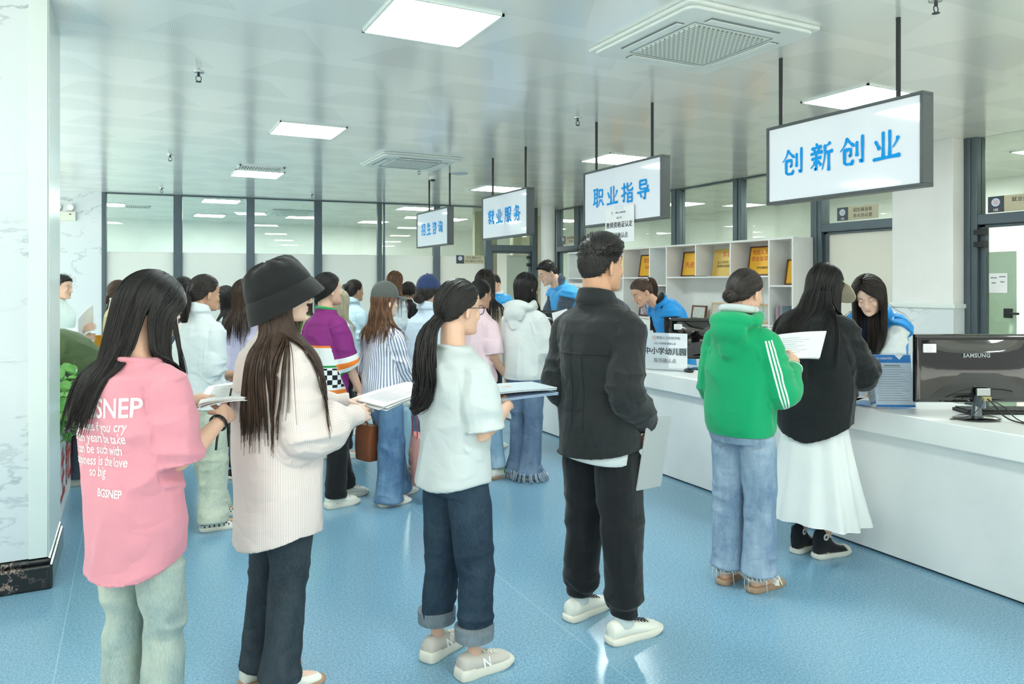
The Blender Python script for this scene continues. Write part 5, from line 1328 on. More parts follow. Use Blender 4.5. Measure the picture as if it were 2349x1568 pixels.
    def sheet(s, name, loc, xd, yd, w, h_, label, cat, mat='paper', th=.003, n=1, curve=.01, group=None, lines=True, edge=None):
        """papers held in the hand, top-level; loc is their centre in the person's frame"""
        Wm = s.world(); mx = Wm @ frame_mx(loc, xd, yd); o = bpy.data.objects.new(name, None); COL.objects.link(o); o.empty_display_size = .05; o.matrix_world = mx; tag(o, label, cat, group)
        rr = rnd(s.seed + 3)
        for q in range(n):
            N = 10; v = []; f = []; dx, dy, rz = (rr.uniform(-.008, .008), rr.uniform(-.008, .008), rr.uniform(-.06, .06)) if q else (0, 0, 0)
            for zt in (0, th):
                for i in range(N + 1):
                    u = i / N - .5
                    for y in (-h_ / 2, h_ / 2):
                        x_ = u * w; v.append((x_ * math.cos(rz) - y * math.sin(rz) + dx, x_ * math.sin(rz) + y * math.cos(rz) + dy, zt - q * (th + .0012) - curve * (u * 2) ** 2 * (1 + .5 * q)))
            b = (N + 1) * 2
            for i in range(N): a = i * 2; f += [(a, a + 1, a + 3, a + 2), (b + a, b + a + 2, b + a + 3, b + a + 1), (a, a + 2, b + a + 2, b + a), (a + 1, b + a + 1, b + a + 3, a + 3)]
            f += [(0, b, b + 1, 1), (2 * N, 2 * N + 1, b + 2 * N + 1, b + 2 * N)]
            MB().add(v, f).build('sheet', mat if q == 0 or not edge else edge, o, smooth=30)
        if lines:
            l = MB()
            for i in range(9): x0 = -w * .38; l.box((x0, -h_ * .36 + i * h_ * .08, th + .0002 - curve * .1), (x0 + w * (.35 + .3 * ((i * 7) % 5) / 5), -h_ * .36 + i * h_ * .08 + .0014, th + .0006 - curve * .02))
            l.build('print_line', 'inkgrey', o)
        return o
    def vest_logo(s): return s
M['solewhite'] = plain('white_rubber_sole', rgb(232, 228, 214), .55); M['soletan'] = plain('tan_sole', rgb(168, 138, 112), .6)
def gpt(px, py, z=0.0):
    d = 1692 * (z - 1.55) / (650 - py); u = (px - 1174.5) / 1692; w = CAMF * d + CAMR * (u * d); return Vector((w.x, w.y, z))
def dpt(px, py, d):
    u = (px - 1174.5) / 1692; w = CAMF * d + CAMR * (u * d); return Vector((w.x, w.y, 1.55 - (py - 650) * d / 1692))
def _loc(s, w): return s.world().inverted() @ w
Person.loc = _loc
def _footpx(s, r, l, ry=8, ly=-8):
    a, b = s.loc(gpt(*r)), s.loc(gpt(*l)); s.foot = {1: (a.x, a.y, ry), -1: (b.x, b.y, ly)}; return s
Person.footpx = _footpx
def _armpx(s, side, px, py, d, **k): return s.arm(side, s.loc(dpt(px, py, d)), **k)
Person.armpx = _armpx
def decal(s, body, size, lx, z, mat, target=None, ydir=-1, fat=0, align='CENTER', off=.0015, tilt=0.0, name='printed_lettering', squeeze=1.0, parent=None):
    """print on cloth: letters laid onto the garment's surface"""
    me = text_mesh(body, size, extr=0, fat=fat, align=align); bv = target or s.bv[0]
    V = me_arr(me); out = []
    for v in V:
        x, zz = v[0] * squeeze, v[1]; x, zz = x * math.cos(tilt) - zz * math.sin(tilt), x * math.sin(tilt) + zz * math.cos(tilt)
        o = Vector((lx + (x if ydir < 0 else -x), ydir * .6, z + zz)); h, n, _, d = bv.ray_cast(o, Vector((0, -ydir, 0)))
        out.append(h + n * off if h is not None else o * 0 + Vector((lx, 0, z)))
    me_set(me, np.array([tuple(q) for q in out])); link(me, name, mat, parent or s.shirt, smooth=False)
Person.decal = decal

def pocket(s, cx, z, w, h_, mat='stitch'):
    bv = BVHTree.FromPolygons([v.co for v in s.pants.data.vertices], [tuple(p.vertices) for p in s.pants.data.polygons])
    sh = [(-w / 2, h_ * .5), (-w * .47, -h_ * .3), (0, -h_ * .5), (w * .47, -h_ * .3), (w / 2, h_ * .5), (-w / 2, h_ * .5)]; pts = []
    for (a, b), (c, d) in zip(sh, sh[1:]):
        for t in np.linspace(0, 1, 9):
            q, n, _, _ = bv.ray_cast(Vector((cx + a + (c - a) * t, -.5, z + b + (d - b) * t)), Vector((0, 1, 0)))
            if q is not None: pts.append(q + n * .001)
    if len(pts) > 4: MB().tube(pts, .0016, 5).build('back_pocket_stitching', mat, s.pants, smooth=0)
    return s
Person.pocket = pocket
# ============================================================ the people in the front row
cloth('pink_cotton', rgb(222, 148, 162), wr=11, bump=.3, var=.05)
cloth('white_cotton', rgb(203, 212, 213), wr=11, bump=.25, var=.03)
cloth('black_cotton', rgb(36, 39, 41), wr=12, bump=.3, var=.12)
cloth('black_jogger', rgb(24, 27, 30), wr=9, bump=.3, var=.15)
cloth('green_fleece', rgb(18, 158, 104), wr=12, bump=.25, var=.06)
cloth('black_linen', rgb(30, 33, 35), wr=12, bump=.3, var=.12)
cloth('white_skirt', rgb(240, 244, 242), wr=8, bump=.15, var=.02)
cloth('white_leather', rgb(236, 236, 226), weave=0, rough=.45, bump=.08, var=.03)
cloth('grey_suede', rgb(202, 196, 188), weave=600, bump=.1, var=.06)
cloth('black_canvas', rgb(30, 32, 34), weave=900, bump=.1)
cloth('cream_lace', rgb(232, 228, 214), weave=0)
denim('light_denim', rgb(142, 160, 158), rgb(186, 194, 178)); denim('black_denim', rgb(40, 50, 58), rgb(62, 72, 80)); denim('indigo_denim', rgb(30, 46, 62), rgb(48, 66, 82)); denim('mid_denim', rgb(112, 136, 160), rgb(168, 186, 202))
striped('pinstripe', rgb(232, 221, 217), rgb(221, 206, 202), .0075, .4)

# --- woman in pink, front left
p = Person(318, 2.40, 48, 1.585, 'woman in an oversized pink T-shirt with long loose black hair, nearest at the left', hd=(14, -20, 0), seed=11)
p.legs((.062, .03, 10), (-.066, -.01, -6))
p.arm('R', (.125, .235, 1.075), pole=(.12, -.5, -1), n=(.75, .1, .5), curl='fist', f=(-.35, .9, .25)).arm('L', (-.03, .30, 1.13), pole=(-.4, -.5, -1), n=(-.2, .2, 1), curl='pen', f=(.55, .8, -.1))
p.flesh().top('pink_cotton', 't_shirt', hem=.685, w=(.160, .166, .165, .158), d=(.13, .13), back=(.132, .138), sleeve='short', sr=(.078, .082, .082), slen=.98, collar='crew', neck=.086, neckz=1.368, drop=lambda t: -.045 * max(0, -math.sin(t)) + .03 * max(0, math.sin(t)), fold=.020, foldf=(10, 10, 7))
p.trousers('light_denim', r=(.084, .074, .066, .068, .072), name='jeans', hemz=.04, fold=.012)
p.shoes('sneaker', 'white_leather', lace='cream_lace')
p.hair('loose', 'hair_black', cnt=3200, zend=1.17, az0=62, back=lambda a: (.05, .10) if 0 < a < 122 else ((-.02, .02) if -100 < a < 0 else (-.20, -.22)), vol=.022, jit=.03, spread=.65, r=.0022, front_z=1.2)
q = MB()
for i in range(26): a = R(p.rr.uniform(52, 72)); d0 = dirv(a, R(12)); P_ = [p.X @ skull(d0, .006), p.X @ skull(dirv(a, R(-14)), .010)]; b = P_[-1]; P_ += [b + Vector((.004, .012, -.08)), b + Vector((.012 + p.rr.uniform(-.012, .012), .026, -.18)), b + Vector((.02 + p.rr.uniform(-.01, .02), .03, -.27 - p.rr.uniform(0, .07)))]; strand(q, [Vector(v) for v in catm(P_, 4)], .002)
q.build('loose_strands', 'hair_black', p.e, smooth=0)
for i, (t_, z, sz, x) in enumerate([('SER.GSNEP', 1.165, .085, -.015), ('ing babies if you cry', 1.11, .042, -.02), ('or ten years be take', 1.074, .042, -.02), ('I can be such with', 1.038, .042, -.02), ('happiness is the love', 1.002, .042, -.02), ('so big', .968, .042, -.02)]):
    p.decal(t_, sz, x, z, 'whiteink', fat=.0012 if i == 0 else .0004, squeeze=.62)
p.decal('BGSNEP', .034, .03, .905, 'whiteink', fat=.0008, squeeze=.8)
m = MB(); A = p.arms[1]; d = (A['W'] - A['E']).normalized(); u = d.orthogonal().normalized(); v = d.cross(u)
for r_, o_ in ((.028, -.012), (.030, -.022)): m.tube([A['W'] + d * o_ + (u * math.cos(a) + v * math.sin(a)) * r_ for a in np.linspace(0, 6.283, 21)], .0028, 6)
m.tube([A['W'] - d * .02 - Vector((0, 0, .028)), A['W'] - d * .03 - Vector((0, 0, .06)), A['W'] - d * .035 - Vector((0, 0, .085))], .004, 6)
m.build('hair_band_bracelet', 'blackmat', p.body, smooth=0)
W_ = p.arms[1]['W']; L_ = p.arms[-1]['W']
p.sheet('paper_form', ((W_ + L_) / 2 + Vector((-.02, .16, .045))), (.80, .60, .04), (-.60, .78, .06), .24, .31, 'white printed forms held by the woman in pink', 'paper form', n=3)
pn = MB().tube([p.world() @ (W_ + Vector((-.05, .085, .02))), p.world() @ (W_ + Vector((-.04, .095, .095)))], .0034, 10).build('pen', 'blackmat', smooth=40); tag(pn, 'black pen sticking out of the fist of the woman in pink', 'pen')

# --- woman with the bucket hat
p = Person(640, 2.82, 74, 1.63, 'woman in a black bucket hat and long pale striped shirt holding papers', hd=(18, -2, 0), seed=12, skin=3)
p.footpx((640, 1592), (594, 1562), 8, -4)
p.arm('R', (.135, .235, 1.03), pole=(.3, -.55, -1), n=(.9, -.1, .5), curl='hold', f=(-.28, 1, .10)).arm('L', (-.05, .30, 1.05), pole=(-.5, -.5, -1), n=(-.6, 0, .8), curl='hold', f=(.25, 1, .0))
p.flesh().top('pinstripe', 'striped_shirt', hem=.60, w=(.20, .19, .182, .17), d=(.16, .15), back=(.15, .15), sr=(.082, .088, .085, .045), collar='shirt', neck=.064, neckz=1.425, drop=lambda t: -.035 * max(0, -math.sin(t)) + .035 * abs(math.cos(t)), fold=.018, foldf=(8, 8, 3), blouse=.016, cuff=.055)
p.trousers('black_denim', r=(.092, .078, .066, .068, .078), name='jeans', hemz=.06, fold=.012, tuckin=False, hip=(.15, .10, .11))
p.shoes('sneaker', 'white_leather', lace='cream_lace', sole='soletan')
p.hair('loose', 'hair_brown', cnt=4600, r=.0026, zend=1.07, az0=66, back=(.0, .13), vol=.016, jit=.04, front_z=1.05, spread=.25, hl=-2, remap=lambda a: a if a < 96 else (96 + (a - 96) * .40 if a < 225 else a))
X = p.X @ Matrix.Rotation(R(27), 4, 'X'); rs = []
for z, rx, ry, tl in [(.128, .012, .014, 0), (.1275, .04, .05, 0), (.122, .062, .078, 0), (.108, .082, .10, 0), (.085, .094, .114, .0), (.05, .104, .126, .0), (.018, .110, .133, .0), (.0155, .108, .131, .0), (.012, .112, .135, 0), (-.02, .124, .147, .02), (-.055, .136, .158, .05), (-.060, .137, .159, .05), (-.058, .130, .152, .05), (-.0, .106, .130, .0)]:
    rs.append([X @ Vector((rx * math.cos(t), -.012 + ry * math.sin(t), z + (tl * ry) * math.sin(t) + (.005 * math.sin(5 * t + z * 60) + .004 * math.sin(9 * t)) * (z > .06) + (.0014 * math.sin(34 * t + z * 30) * (math.sin(t) > .2) * (-.05 < z < .01)))) for t in [2 * math.pi * j / 96 for j in range(96)]])
o = MB().rings(rs[:8]).build('bucket_hat', 'black_canvas', p.e, smooth=70); MB().rings(rs[7:]).build('brim', 'black_canvas', o, smooth=70)
p.glasses('steel')
W_ = p.arms[1]['W']
p.sheet('paper_form', W_ + Vector((-.09, .27, .055)), (-.10, 1, .13), (-1, -.1, .05), .31, .21, 'sheaf of white papers held by the woman in the bucket hat', 'paper form', n=4, curve=.004)

# --- woman in the white T-shirt
p = Person(1045, 2.98, 70, 1.56, 'woman in a white T-shirt and dark jeans with a low wavy ponytail', hd=(4, -3, 0), seed=13)
p.footpx((1088, 1545), (1002, 1502), 10, -10)
p.arm('R', (.10, .20, 1.045), pole=(.3, -.7, -1), n=(.8, .1, .5), curl='hold', f=(-.7, .8, .1)).arm('L', (-.06, .24, 1.06), pole=(-.5, -.6, -1), n=(-.4, 0, .8), curl='hold')
p.flesh().top('white_cotton', 't_shirt', hem=.795, w=(.172, .165, .166, .16), d=(.13, .13), back=(.14, .125), sleeve='short', sr=(.078, .085, .088), slen=.92, collar='crew', neck=.078, neckz=1.378, drop=lambda t: .018 * math.cos(t * 2), fold=.018, foldf=(10, 10, 6))
p.trousers('indigo_denim', r=(.092, .084, .074, .072, .068), name='jeans', hemz=.145, fold=.013, cuff=.05, cuffmat=denim('grey_denim', rgb(104, 114, 122), rgb(128, 138, 146)))
plain('stitch', rgb(150, 160, 166), .8); M['stitch'] = _pc['stitch']
p.pocket(.075, .815, .13, .15).pocket(-.075, .815, .13, .15)
def nmark(s, sd, T, k, up):
    for side in (1, -1):
        me = text_mesh('N', .05, extr=.0012, fat=.0012); mm = T @ Matrix.Scale(k, 4) @ (frame_mx((side * .0415, .035, .052), (0, side, 0), (-side * .3, 0, 1))); me.transform(mm); link(me, 'letter_mark', 'whiteink', up, smooth=False)
p.shoes('chunky', 'grey_suede', lace='cream_lace', extra=nmark, L=.25)
p.hair('pony', 'hair_black', gel=-32, tail=[(0, -.06, -.06), (0, -.085, -.16), (-.01, -.07, -.26), (-.03, -.085, -.335), (-.05, -.12, -.37)], rad=(.014, .022, .040, .046, .04, .016), cnt=420, wave=.004)
p.glasses('ironblk', .022, .0016)
for i, (z, c_, lb) in enumerate([(.0, rgb(196, 208, 214), 'upper pale folder held in front by the woman in the white T-shirt'), (-.028, rgb(158, 178, 206), 'lower blue folder held in front by the woman in the white T-shirt')]):
    p.sheet('document_folder', (.02, .33 + .01 * i, 1.10 + z), (.35, 1, .0 + .04 * i), (-1, .3, .0), .30, .22, lb, 'folder', plain('folder_%d' % i, c_, .5), .004, 2, .002, 'folders held by the woman in white', lines=False)

# --- tall man in black
p = Person(1376, 3.33, 72, 1.75, 'tall man in a black jacket and black joggers with short hair, seen from behind', male=True, hd=(10, 2, 0), seed=14, skin=2, shw=.172)
p.footpx((1432, 1466), (1330, 1412), 14, 2)
p.arm('R', (.182, .12, .92), pole=(.12, -1, -.2), n=(1, .1, .1), curl='grip', f=(-.05, .12, -1)).arm('L', (-.17, .16, .94), pole=(-.05, -1, -.2), n=(-1, .1, 0), curl='relaxed', f=(0, .1, -1))
p.flesh().top('black_cotton', 'jacket', hem=.76, w=(.188, .186, .19, .185), d=(.14, .14), back=(.15, .14), sr=(.078, .076, .07, .054), collar='shirt', neck=.076, neckz=1.388, fold=.018, foldf=(9, 9, 3.5), drop=lambda t: -.02 * max(0, -math.sin(t)) + .015 * math.cos(t))
st = MB()   # yoke seam across the back
pts = []
for x in np.linspace(-.15, .15, 36):
    h, n_, _, d_ = p.bv[0].ray_cast(Vector((x, -.6, 1.245)), Vector((0, 1, 0)))
    if h is not None: pts.append(h + n_ * .0005)
st.tube(pts, .003, 6)
for dx in (-.035, .035): st.tube([q_ for q_ in [(lambda h: h[0] + h[1] * .0005 if h[0] is not None else None)(p.bv[0].ray_cast(Vector((dx * (1 + .0 * z), -.6, z)), Vector((0, 1, 0)))) for z in np.linspace(1.24, .9, 14)] if q_ is not None], .0026, 6)
st.build('yoke_seam', 'black_jogger', p.shirt, smooth=0)
hm = MB().rings([ering((0, -.012, z), .189 * f_, .14 * f_, .15 * f_, 36, 2.2, lambda t: -.034 * (.5 + .5 * math.cos(t + .3))) for z, f_ in ((.797, .95), (.804, .985), (.86, .97), (.87, .9))]).build('undershirt_hem', 'white_cotton', p.e, smooth=50)
p.trousers('black_jogger', r=(.10, .094, .084, .076, .06), name='joggers', hemz=.105, elastic=.056, fold=.015, hip=(.178, .12, .135))
for sd in (1, -1):
    fx, fy, yw = p.foot[sd]; MB().tube([(fx, fy - .005, .07), (fx, fy - .005, .15)], .046, 16).build('sock', 'white_cotton', p.e, smooth=50)
p.shoes('sneaker', 'white_leather', lace='blackmat', L=.275)
p.hair('short', 'hair_short', top=.018, lift=.012, len=.034, sl=.008, fwd=.6, cnt=9000, th=.005, hl=0)
p.sheet('document_folder', (.20, .13, .80), (-.1, 1, -.12), (.1, .12, 1), .22, .32, 'grey folder held down at the side by the tall man in black', 'folder', plain('folder_grey', rgb(176, 182, 182), .5), .006, 1, 0, lines=False)

# --- woman in the green hoodie
p = Person(1702, 3.78, 74, 1.62, 'woman in a green hoodie with white sleeve stripes and frayed light jeans', hd=(8, -10, 0), seed=15)
p.footpx((1742, 1352), (1668, 1332), 12, -4)
p.arm('R', (.16, .24, 1.12), pole=(.25, -.6, -1), n=(.8, 0, .5), curl='hold', f=(-.3, .75, .55)).arm('L', (-.10, .22, 1.10), pole=(-.35, -.6, -1), n=(-.6, 0, .6), curl='hold')
def greenstripe():
    t = NT('green_striped_fleece'); a = t.n('ShaderNodeAttribute', attribute_name='SV'); x = t.xyz(a.outputs['Vector']); tt = t.n('ShaderNodeAttribute', attribute_name='ST').outputs['Fac']
    c = x[0]; w = 0
    for k in (-1, 0, 1):
        q = t.math('LESS_THAN', t.math('ABSOLUTE', t.math('SUBTRACT', c, .045 + k * .017)), .0045); w = q if k == -1 else t.math('MAXIMUM', w, q)
    w = t.math('MULTIPLY', w, t.math('GREATER_THAN', x[2], .5))
    b1 = t.math('LESS_THAN', t.math('ABSOLUTE', t.math('SUBTRACT', tt, 1.86)), .018); b2 = t.math('LESS_THAN', t.math('ABSOLUTE', t.math('SUBTRACT', tt, 1.93)), .018)
    w = t.math('MAXIMUM', w, t.math('MAXIMUM', b1, b2)); t.base(t.mix(w, rgb(18, 160, 104), rgb(240, 244, 242))); t.set(.85, spec=.2, Sheen_Weight=.2); t.bump(t.noise(t.objco(), 12, 5, .6), .3, .012); M['green_stripes'] = t.m
greenstripe()
p.flesh().top('green_stripes', 'hoodie', hem=.80, w=(.178, .182, .178, .166), d=(.14, .145), back=(.145, .135), sr=(.082, .082, .072, .045), hood=True, trunkx=9.0, fold=.017, foldf=(9, 9, 6), elastic=.05, neck=.08, neckz=1.40)
inn = MB(); k_ = p.k; inn.tube([p.bend((.078 * math.cos(a), -.03 + .085 * math.sin(a), 1.418 + .012 * math.sin(a) * -1)) for a in np.linspace(0, 6.283, 29)], .02, 10); inn.build('hood_lining', 'white_cotton', p.shirt, smooth=0)
p.trousers('mid_denim', r=(.092, .085, .078, .082, .088), name='jeans', hemz=.085, fold=.012)
p.pocket(.075, .78, .13, .13).pocket(-.075, .78, .13, .13)
for sd in (1, -1):
    fr_ = MB(); fx, fy, yw = p.foot[sd]
    for i in range(70): a = p.rr.uniform(0, 6.28); L_ = p.rr.uniform(.008, .028); fr_.tube([(fx + .085 * math.cos(a), fy + .088 * math.sin(a), .09), (fx + .087 * math.cos(a + .1), fy + .09 * math.sin(a + .1), .09 - L_)], .0015, 4)
    for a in (4.3, 4.6, 5.6): fr_.tube([(fx + .086 * math.cos(a), fy + .089 * math.sin(a), .09), (fx + .09 * math.cos(a), fy + .092 * math.sin(a), .05), (fx + .088 * math.cos(a + .08), fy + .095 * math.sin(a + .1), .012)], .0016, 4)
    fr_.build('frayed_hem', cloth('pale_thread', rgb(206, 216, 222)), p.pants, smooth=0)
p.shoes('sandal', 'cream_lace', sole='soletan', L=.24)
p.hair('bun', 'hair_dark', gel=-24, gaz=180, br=.036, off=.02, wisps=[[(.074, .03, .02), (.084, .04, -.05), (.08, .05, -.11)], [(.04, -.08, -.06), (.05, -.09, -.10), (.04, -.1, -.15)], [(-.03, -.085, -.06), (-.05, -.09, -.1), (-.055, -.095, -.15)]])
W_ = p.arms[1]['W']
p.sheet('paper_form', W_ + Vector((-.04, .13, .10)), (1, .1, .12), (-.05, .75, .65), .26, .20, 'white sheets held up by the woman in the green hoodie', 'paper form', n=2, curve=.006)

# --- woman in the black shirt and white skirt
p = Person(1872, 4.23, 72, 1.67, 'woman in an oversized black shirt, white skirt and black high top sneakers at the counter', hd=(10, -16, 0), seed=16, lean=8)
p.footpx((1892, 1276), (1838, 1262), 22, 8)
p.arm('R', (.14, .34, 1.06), pole=(.4, -.5, -.9), n=(.3, 0, 1), curl='relaxed', f=(-.2, 1, -.3)).arm('L', (-.14, .34, 1.05), pole=(-.4, -.5, -.9), n=(-.3, 0, 1), curl='relaxed')
p.flesh().top('black_linen', 'shirt', hem=.70, w=(.205, .225, .21, .18), d=(.15, .155), back=(.165, .16), sr=(.088, .094, .09, .06), collar='stand', neck=.068, neckz=1.415, fold=.02, foldf=(8, 8, 3), drop=lambda t: -.055 * max(0, -math.sin(t)) + .06 * abs(math.cos(t)), blouse=.012)
p.skirt('white_skirt', hemz=.215, w=.275, d=.235, n=13, amp=.022)
p.shoes('high', 'black_canvas', lace='cream_lace', L=.25, extra=None)
p.hair('loose', 'hair_black', cnt=2600, r=.0022, zend=1.19, az0=60, back=lambda a: (.05, .08) if 0 < a < 128 else (-.17, -.14), vol=.02, jit=.05, spread=.7, front_z=1.25)
v = []; X = p.X; fc = []
for i in range(17):
    a = R(-78 + 156 * i / 16); pp = skull(dirv(a, R(10)), .016); top_ = skull(dirv(a, R(30)), .012); tip = pp + Vector((pp.x * .25, .145 * max(0, math.cos(a)) ** .8, -.055 * math.cos(a)))
    v += [X @ top_, X @ pp, X @ tip]
for i in range(16): a = i * 3; fc += [(a, a + 1, a + 4, a + 3), (a + 1, a + 2, a + 5, a + 4)]
o = MB().add(v, fc).build('sun_visor', cloth('straw', rgb(232, 220, 188), weave=1200), p.e, smooth=40); sl = o.modifiers.new('t', 'SOLIDIFY'); sl.thickness = .004
# ============================================================ the rest of the queue and the clerks
cloth('white_poplin', rgb(222, 229, 230), wr=12, bump=.3, var=.03); cloth('lavender', rgb(206, 202, 230), wr=12); cloth('mint_white', rgb(226, 240, 236), wr=12, var=.03); cloth('pale_blue', rgb(196, 220, 232), wr=12, var=.05, bump=.35)
cloth('sky_shirt', rgb(208, 224, 238), wr=12, var=.04, bump=.35); cloth('baby_pink', rgb(244, 214, 220), wr=12, var=.04); cloth('beige', rgb(228, 208, 186), wr=12, var=.05); cloth('sand_blouse', rgb(204, 192, 148), wr=12, var=.06)
cloth('olive', rgb(88, 104, 72), wr=12, var=.1); cloth('lime', rgb(206, 232, 160), wr=12, var=.05); cloth('clerk_blue', rgb(26, 140, 214), wr=12, var=.06, rough=.6); cloth('clerk_light', rgb(62, 164, 228), wr=12, var=.06, rough=.6)
cloth('navy_cloth', rgb(44, 60, 98), wr=12); cloth('grey_cap', rgb(86, 90, 86), wr=12); cloth('charcoal', rgb(60, 66, 76), wr=12); cloth('deep_black', rgb(24, 26, 28), wr=12); cloth('slate_denim', rgb(78, 90, 104), wr=12); cloth('white_fleece', rgb(226, 229, 226), wr=9, bump=.2, var=.03)
cloth('brown_leather', rgb(124, 68, 40), weave=0, rough=.42, var=.2); cloth('tote_pink', rgb(216, 150, 142), wr=6, var=.05); cloth('mustard', rgb(222, 160, 50), wr=8); cloth('dark_bag', rgb(40, 48, 56), wr=8)
denim('khaki_denim', rgb(176, 186, 166), rgb(206, 210, 190)); denim('blue_denim', rgb(72, 102, 136), rgb(116, 146, 174)); denim('flare_denim', rgb(84, 104, 130), rgb(116, 136, 158)); denim('sky_denim', rgb(132, 164, 190), rgb(186, 206, 220))
striped('blue_stripes', rgb(238, 238, 244), rgb(126, 134, 164), .021, .40)
def knit_mat():
    t = NT('patterned_knit'); a = t.n('ShaderNodeAttribute', attribute_name='SV'); x = t.xyz(a.outputs['Vector']); tt = t.n('ShaderNodeAttribute', attribute_name='ST').outputs['Fac']
    P, Wt, G, O, K = rgb(132, 48, 118), rgb(236, 238, 236), rgb(48, 148, 84), rgb(238, 130, 54), rgb(30, 32, 44)
    z = x[1]; c = P
    def band(c, lo, hi, col, v): return t.mix(t.math('MULTIPLY', t.math('GREATER_THAN', v, lo), t.math('LESS_THAN', v, hi)), c, col)
    ck = t.math('GREATER_THAN', t.math('FRACT', t.math('MULTIPLY', t.math('ADD', t.math('FLOOR', t.math('DIVIDE', x[0], .033)), t.math('FLOOR', t.math('DIVIDE', z, .033))), .5)), .25)
    c = band(c, .66, 1.125, Wt, z); c = band(c, 1.11, 1.125, O, z); c = band(c, .975, .99, G, z); c = t.mix(t.math('MULTIPLY', ck, t.math('MULTIPLY', t.math('GREATER_THAN', z, .838), t.math('LESS_THAN', z, .97))), c, K)
    c = band(c, .79, .822, O, z); c = band(c, .765, .775, G, z); c = band(c, .69, .755, P, z); c = band(c, .675, .685, G, z)
    sc = band(P, .80, 1.20, Wt, tt); sc = band(sc, .93, 1.02, O, tt); sc = band(sc, 1.14, 1.20, G, tt)
    t.base(t.mix(t.math('GREATER_THAN', x[2], .5), c, sc)); t.set(.85, spec=.2); t.bump(t.noise(t.objco(), 12, 5, .6), .3, .012); M['knit'] = t.m
knit_mat()
def checker_mat():
    t = NT('checker_canvas'); co = t.objco(); k = t.n('ShaderNodeTexChecker'); k.inputs['Scale'].default_value = 50; t.l(co, k.inputs[0]); k.inputs[1].default_value = rgb(30, 30, 32); k.inputs[2].default_value = rgb(232, 230, 222)
    x = t.xyz(co); t.base(k.outputs[0]); t.set(.6); M['checker'] = t.m
checker_mat()
HANG = ((.195, .05, .79), (-.195, .05, .79)); HOLD = ((.10, .25, 1.03), (-.08, .26, 1.04)); FOLD = ((.02, .21, 1.02), (-.03, .19, 1.0)); DESK = ((.13, .36, .93), (-.13, .36, .93))
def bg(px, d, hdg, H, label, near, seed, top, bottom=None, hair=None, arms=HANG, hd=(0, 0, 0), skin=0, lean=0, male=False, feet=None, shoe=('sneaker', 'white_leather'), extra_top=None, eyes='open', curl='relaxed', glasses=False, hip=None):
    p = Person(px, d, hdg, H, label, male=male, hd=hd, seed=seed, near=near, skin=skin, lean=lean, eyes=eyes)
    if feet: p.footpx(*feet)
    for sd, (x, y, z) in zip('RL', arms):
        hang = z < .85; k = p.k
        p.arm(sd, (x * k, y, z * k), pole=((.15 if sd == 'R' else -.15), -1, -.4 if not hang else -.1), n=((1, 0, .2) if sd == 'R' else (-1, 0, .2)) if (hang or curl == 'hold') else (0, .2, 1), curl=curl, f=(0, .1, -1) if hang else None)
    p.flesh(); t_ = dict(top); m_ = t_.pop('mat'); t_.setdefault('voxel', None); p.top(m_, t_.pop('name', 'shirt'), **t_)
    if extra_top: q = dict(extra_top); m_ = q.pop('mat'); p.top(m_, q.pop('name', 'vest'), **q)
    if bottom: b = dict(bottom); m_ = b.pop('mat'); (p.skirt(m_, **b) if b.pop('skirt', 0) else p.trousers(m_, **b))
    if shoe: p.shoes(*shoe)
    if hair: h = dict(hair); p.hair(h.pop('style'), h.pop('mat', 'hair_black'), **h)
    if glasses: p.glasses('steel' if glasses is True else glasses)
    return p
BLK = dict(mat='deep_black', r=(.088, .078, .066, .062, .06), hemz=.09, name='trousers')
VEST = dict(mat='clerk_blue', name='vest', sleeve='short', slen=.2, sr=(.086, .092, .09), hem=.74, w=(.182, .174, .176, .172), d=(.15, .15), back=(.155, .148), neck=.088, neckz=1.39, collar='crew')
SH = dict(hem=.80, fold=.018)
# back row, from the left
p = bg(462, 4.73, 48, 1.60, 'woman in a white shirt and pale khaki jeans with a ponytail', 1, 31, dict(SH, mat='white_poplin', hem=.77, w=(.172, .17, .168, .162), collar='shirt', slen=.10, sr=(.075, .075, .07, .068), drop=lambda t: -.02 * math.sin(t)),
   dict(mat='khaki_denim', r=(.09, .084, .082, .088, .092), hemz=.05, name='jeans'), dict(style='pony', mat='hair_dark', gel=-14, tail=[(0, -.03, -.05), (0, -.045, -.13), (.0, -.04, -.20)]), arms=((.06, .20, .98), (-.08, .22, .97)), hd=(14, -6, 0), feet=((488, 1214), (497, 1184), 42, 38), shoe=('slip', 'checker'), skin=2)
bg(560, 5.85, 60, 1.575, 'woman in a lavender shirt with long brown hair, mostly behind the bucket hat', 2, 32, dict(SH, mat='lavender', hem=.78), BLK, dict(style='loose', mat='hair_brown', zend=1.17), shoe=('sneaker', 'black_canvas'))
bg(520, 7.0, -66, 1.52, 'woman with glasses facing left in a pale mint top and dark trousers', 2, 33, dict(SH, mat='mint_white', hem=.84), BLK, dict(style='loose', zend=1.12, az0=62), arms=HANG, glasses='ironblk', shoe=('sneaker', 'black_canvas'), hd=(-6, -4, 0))
p = bg(752, 5.19, 70, 1.615, 'woman in a purple sweater with a black and white checkered band, short tied hair', 1, 34, dict(mat='knit', name='sweater', hem=.665, w=(.172, .172, .17, .165), d=(.14, .14), back=(.14, .135), sr=(.085, .085, .08, .078), slen=.22, fold=.014, neck=.072, neckz=1.41),
   dict(BLK, r=(.088, .08, .072, .07, .072), hemz=.07), dict(style='pony', gel=-40, mat='hair_black', tail=[(0, -.012, -.02), (0, -.012, -.045)], rad=(.014, .018, .012, .005), cnt=160, vol=.018), arms=((.15, .17, .80), (-.16, .10, .82)), feet=((770, 1162), (795, 1140), 8, 4), shoe=('chunky', 'white_leather', 'solewhite', 'cream_lace'), glasses=True, hd=(2, 4, 0))
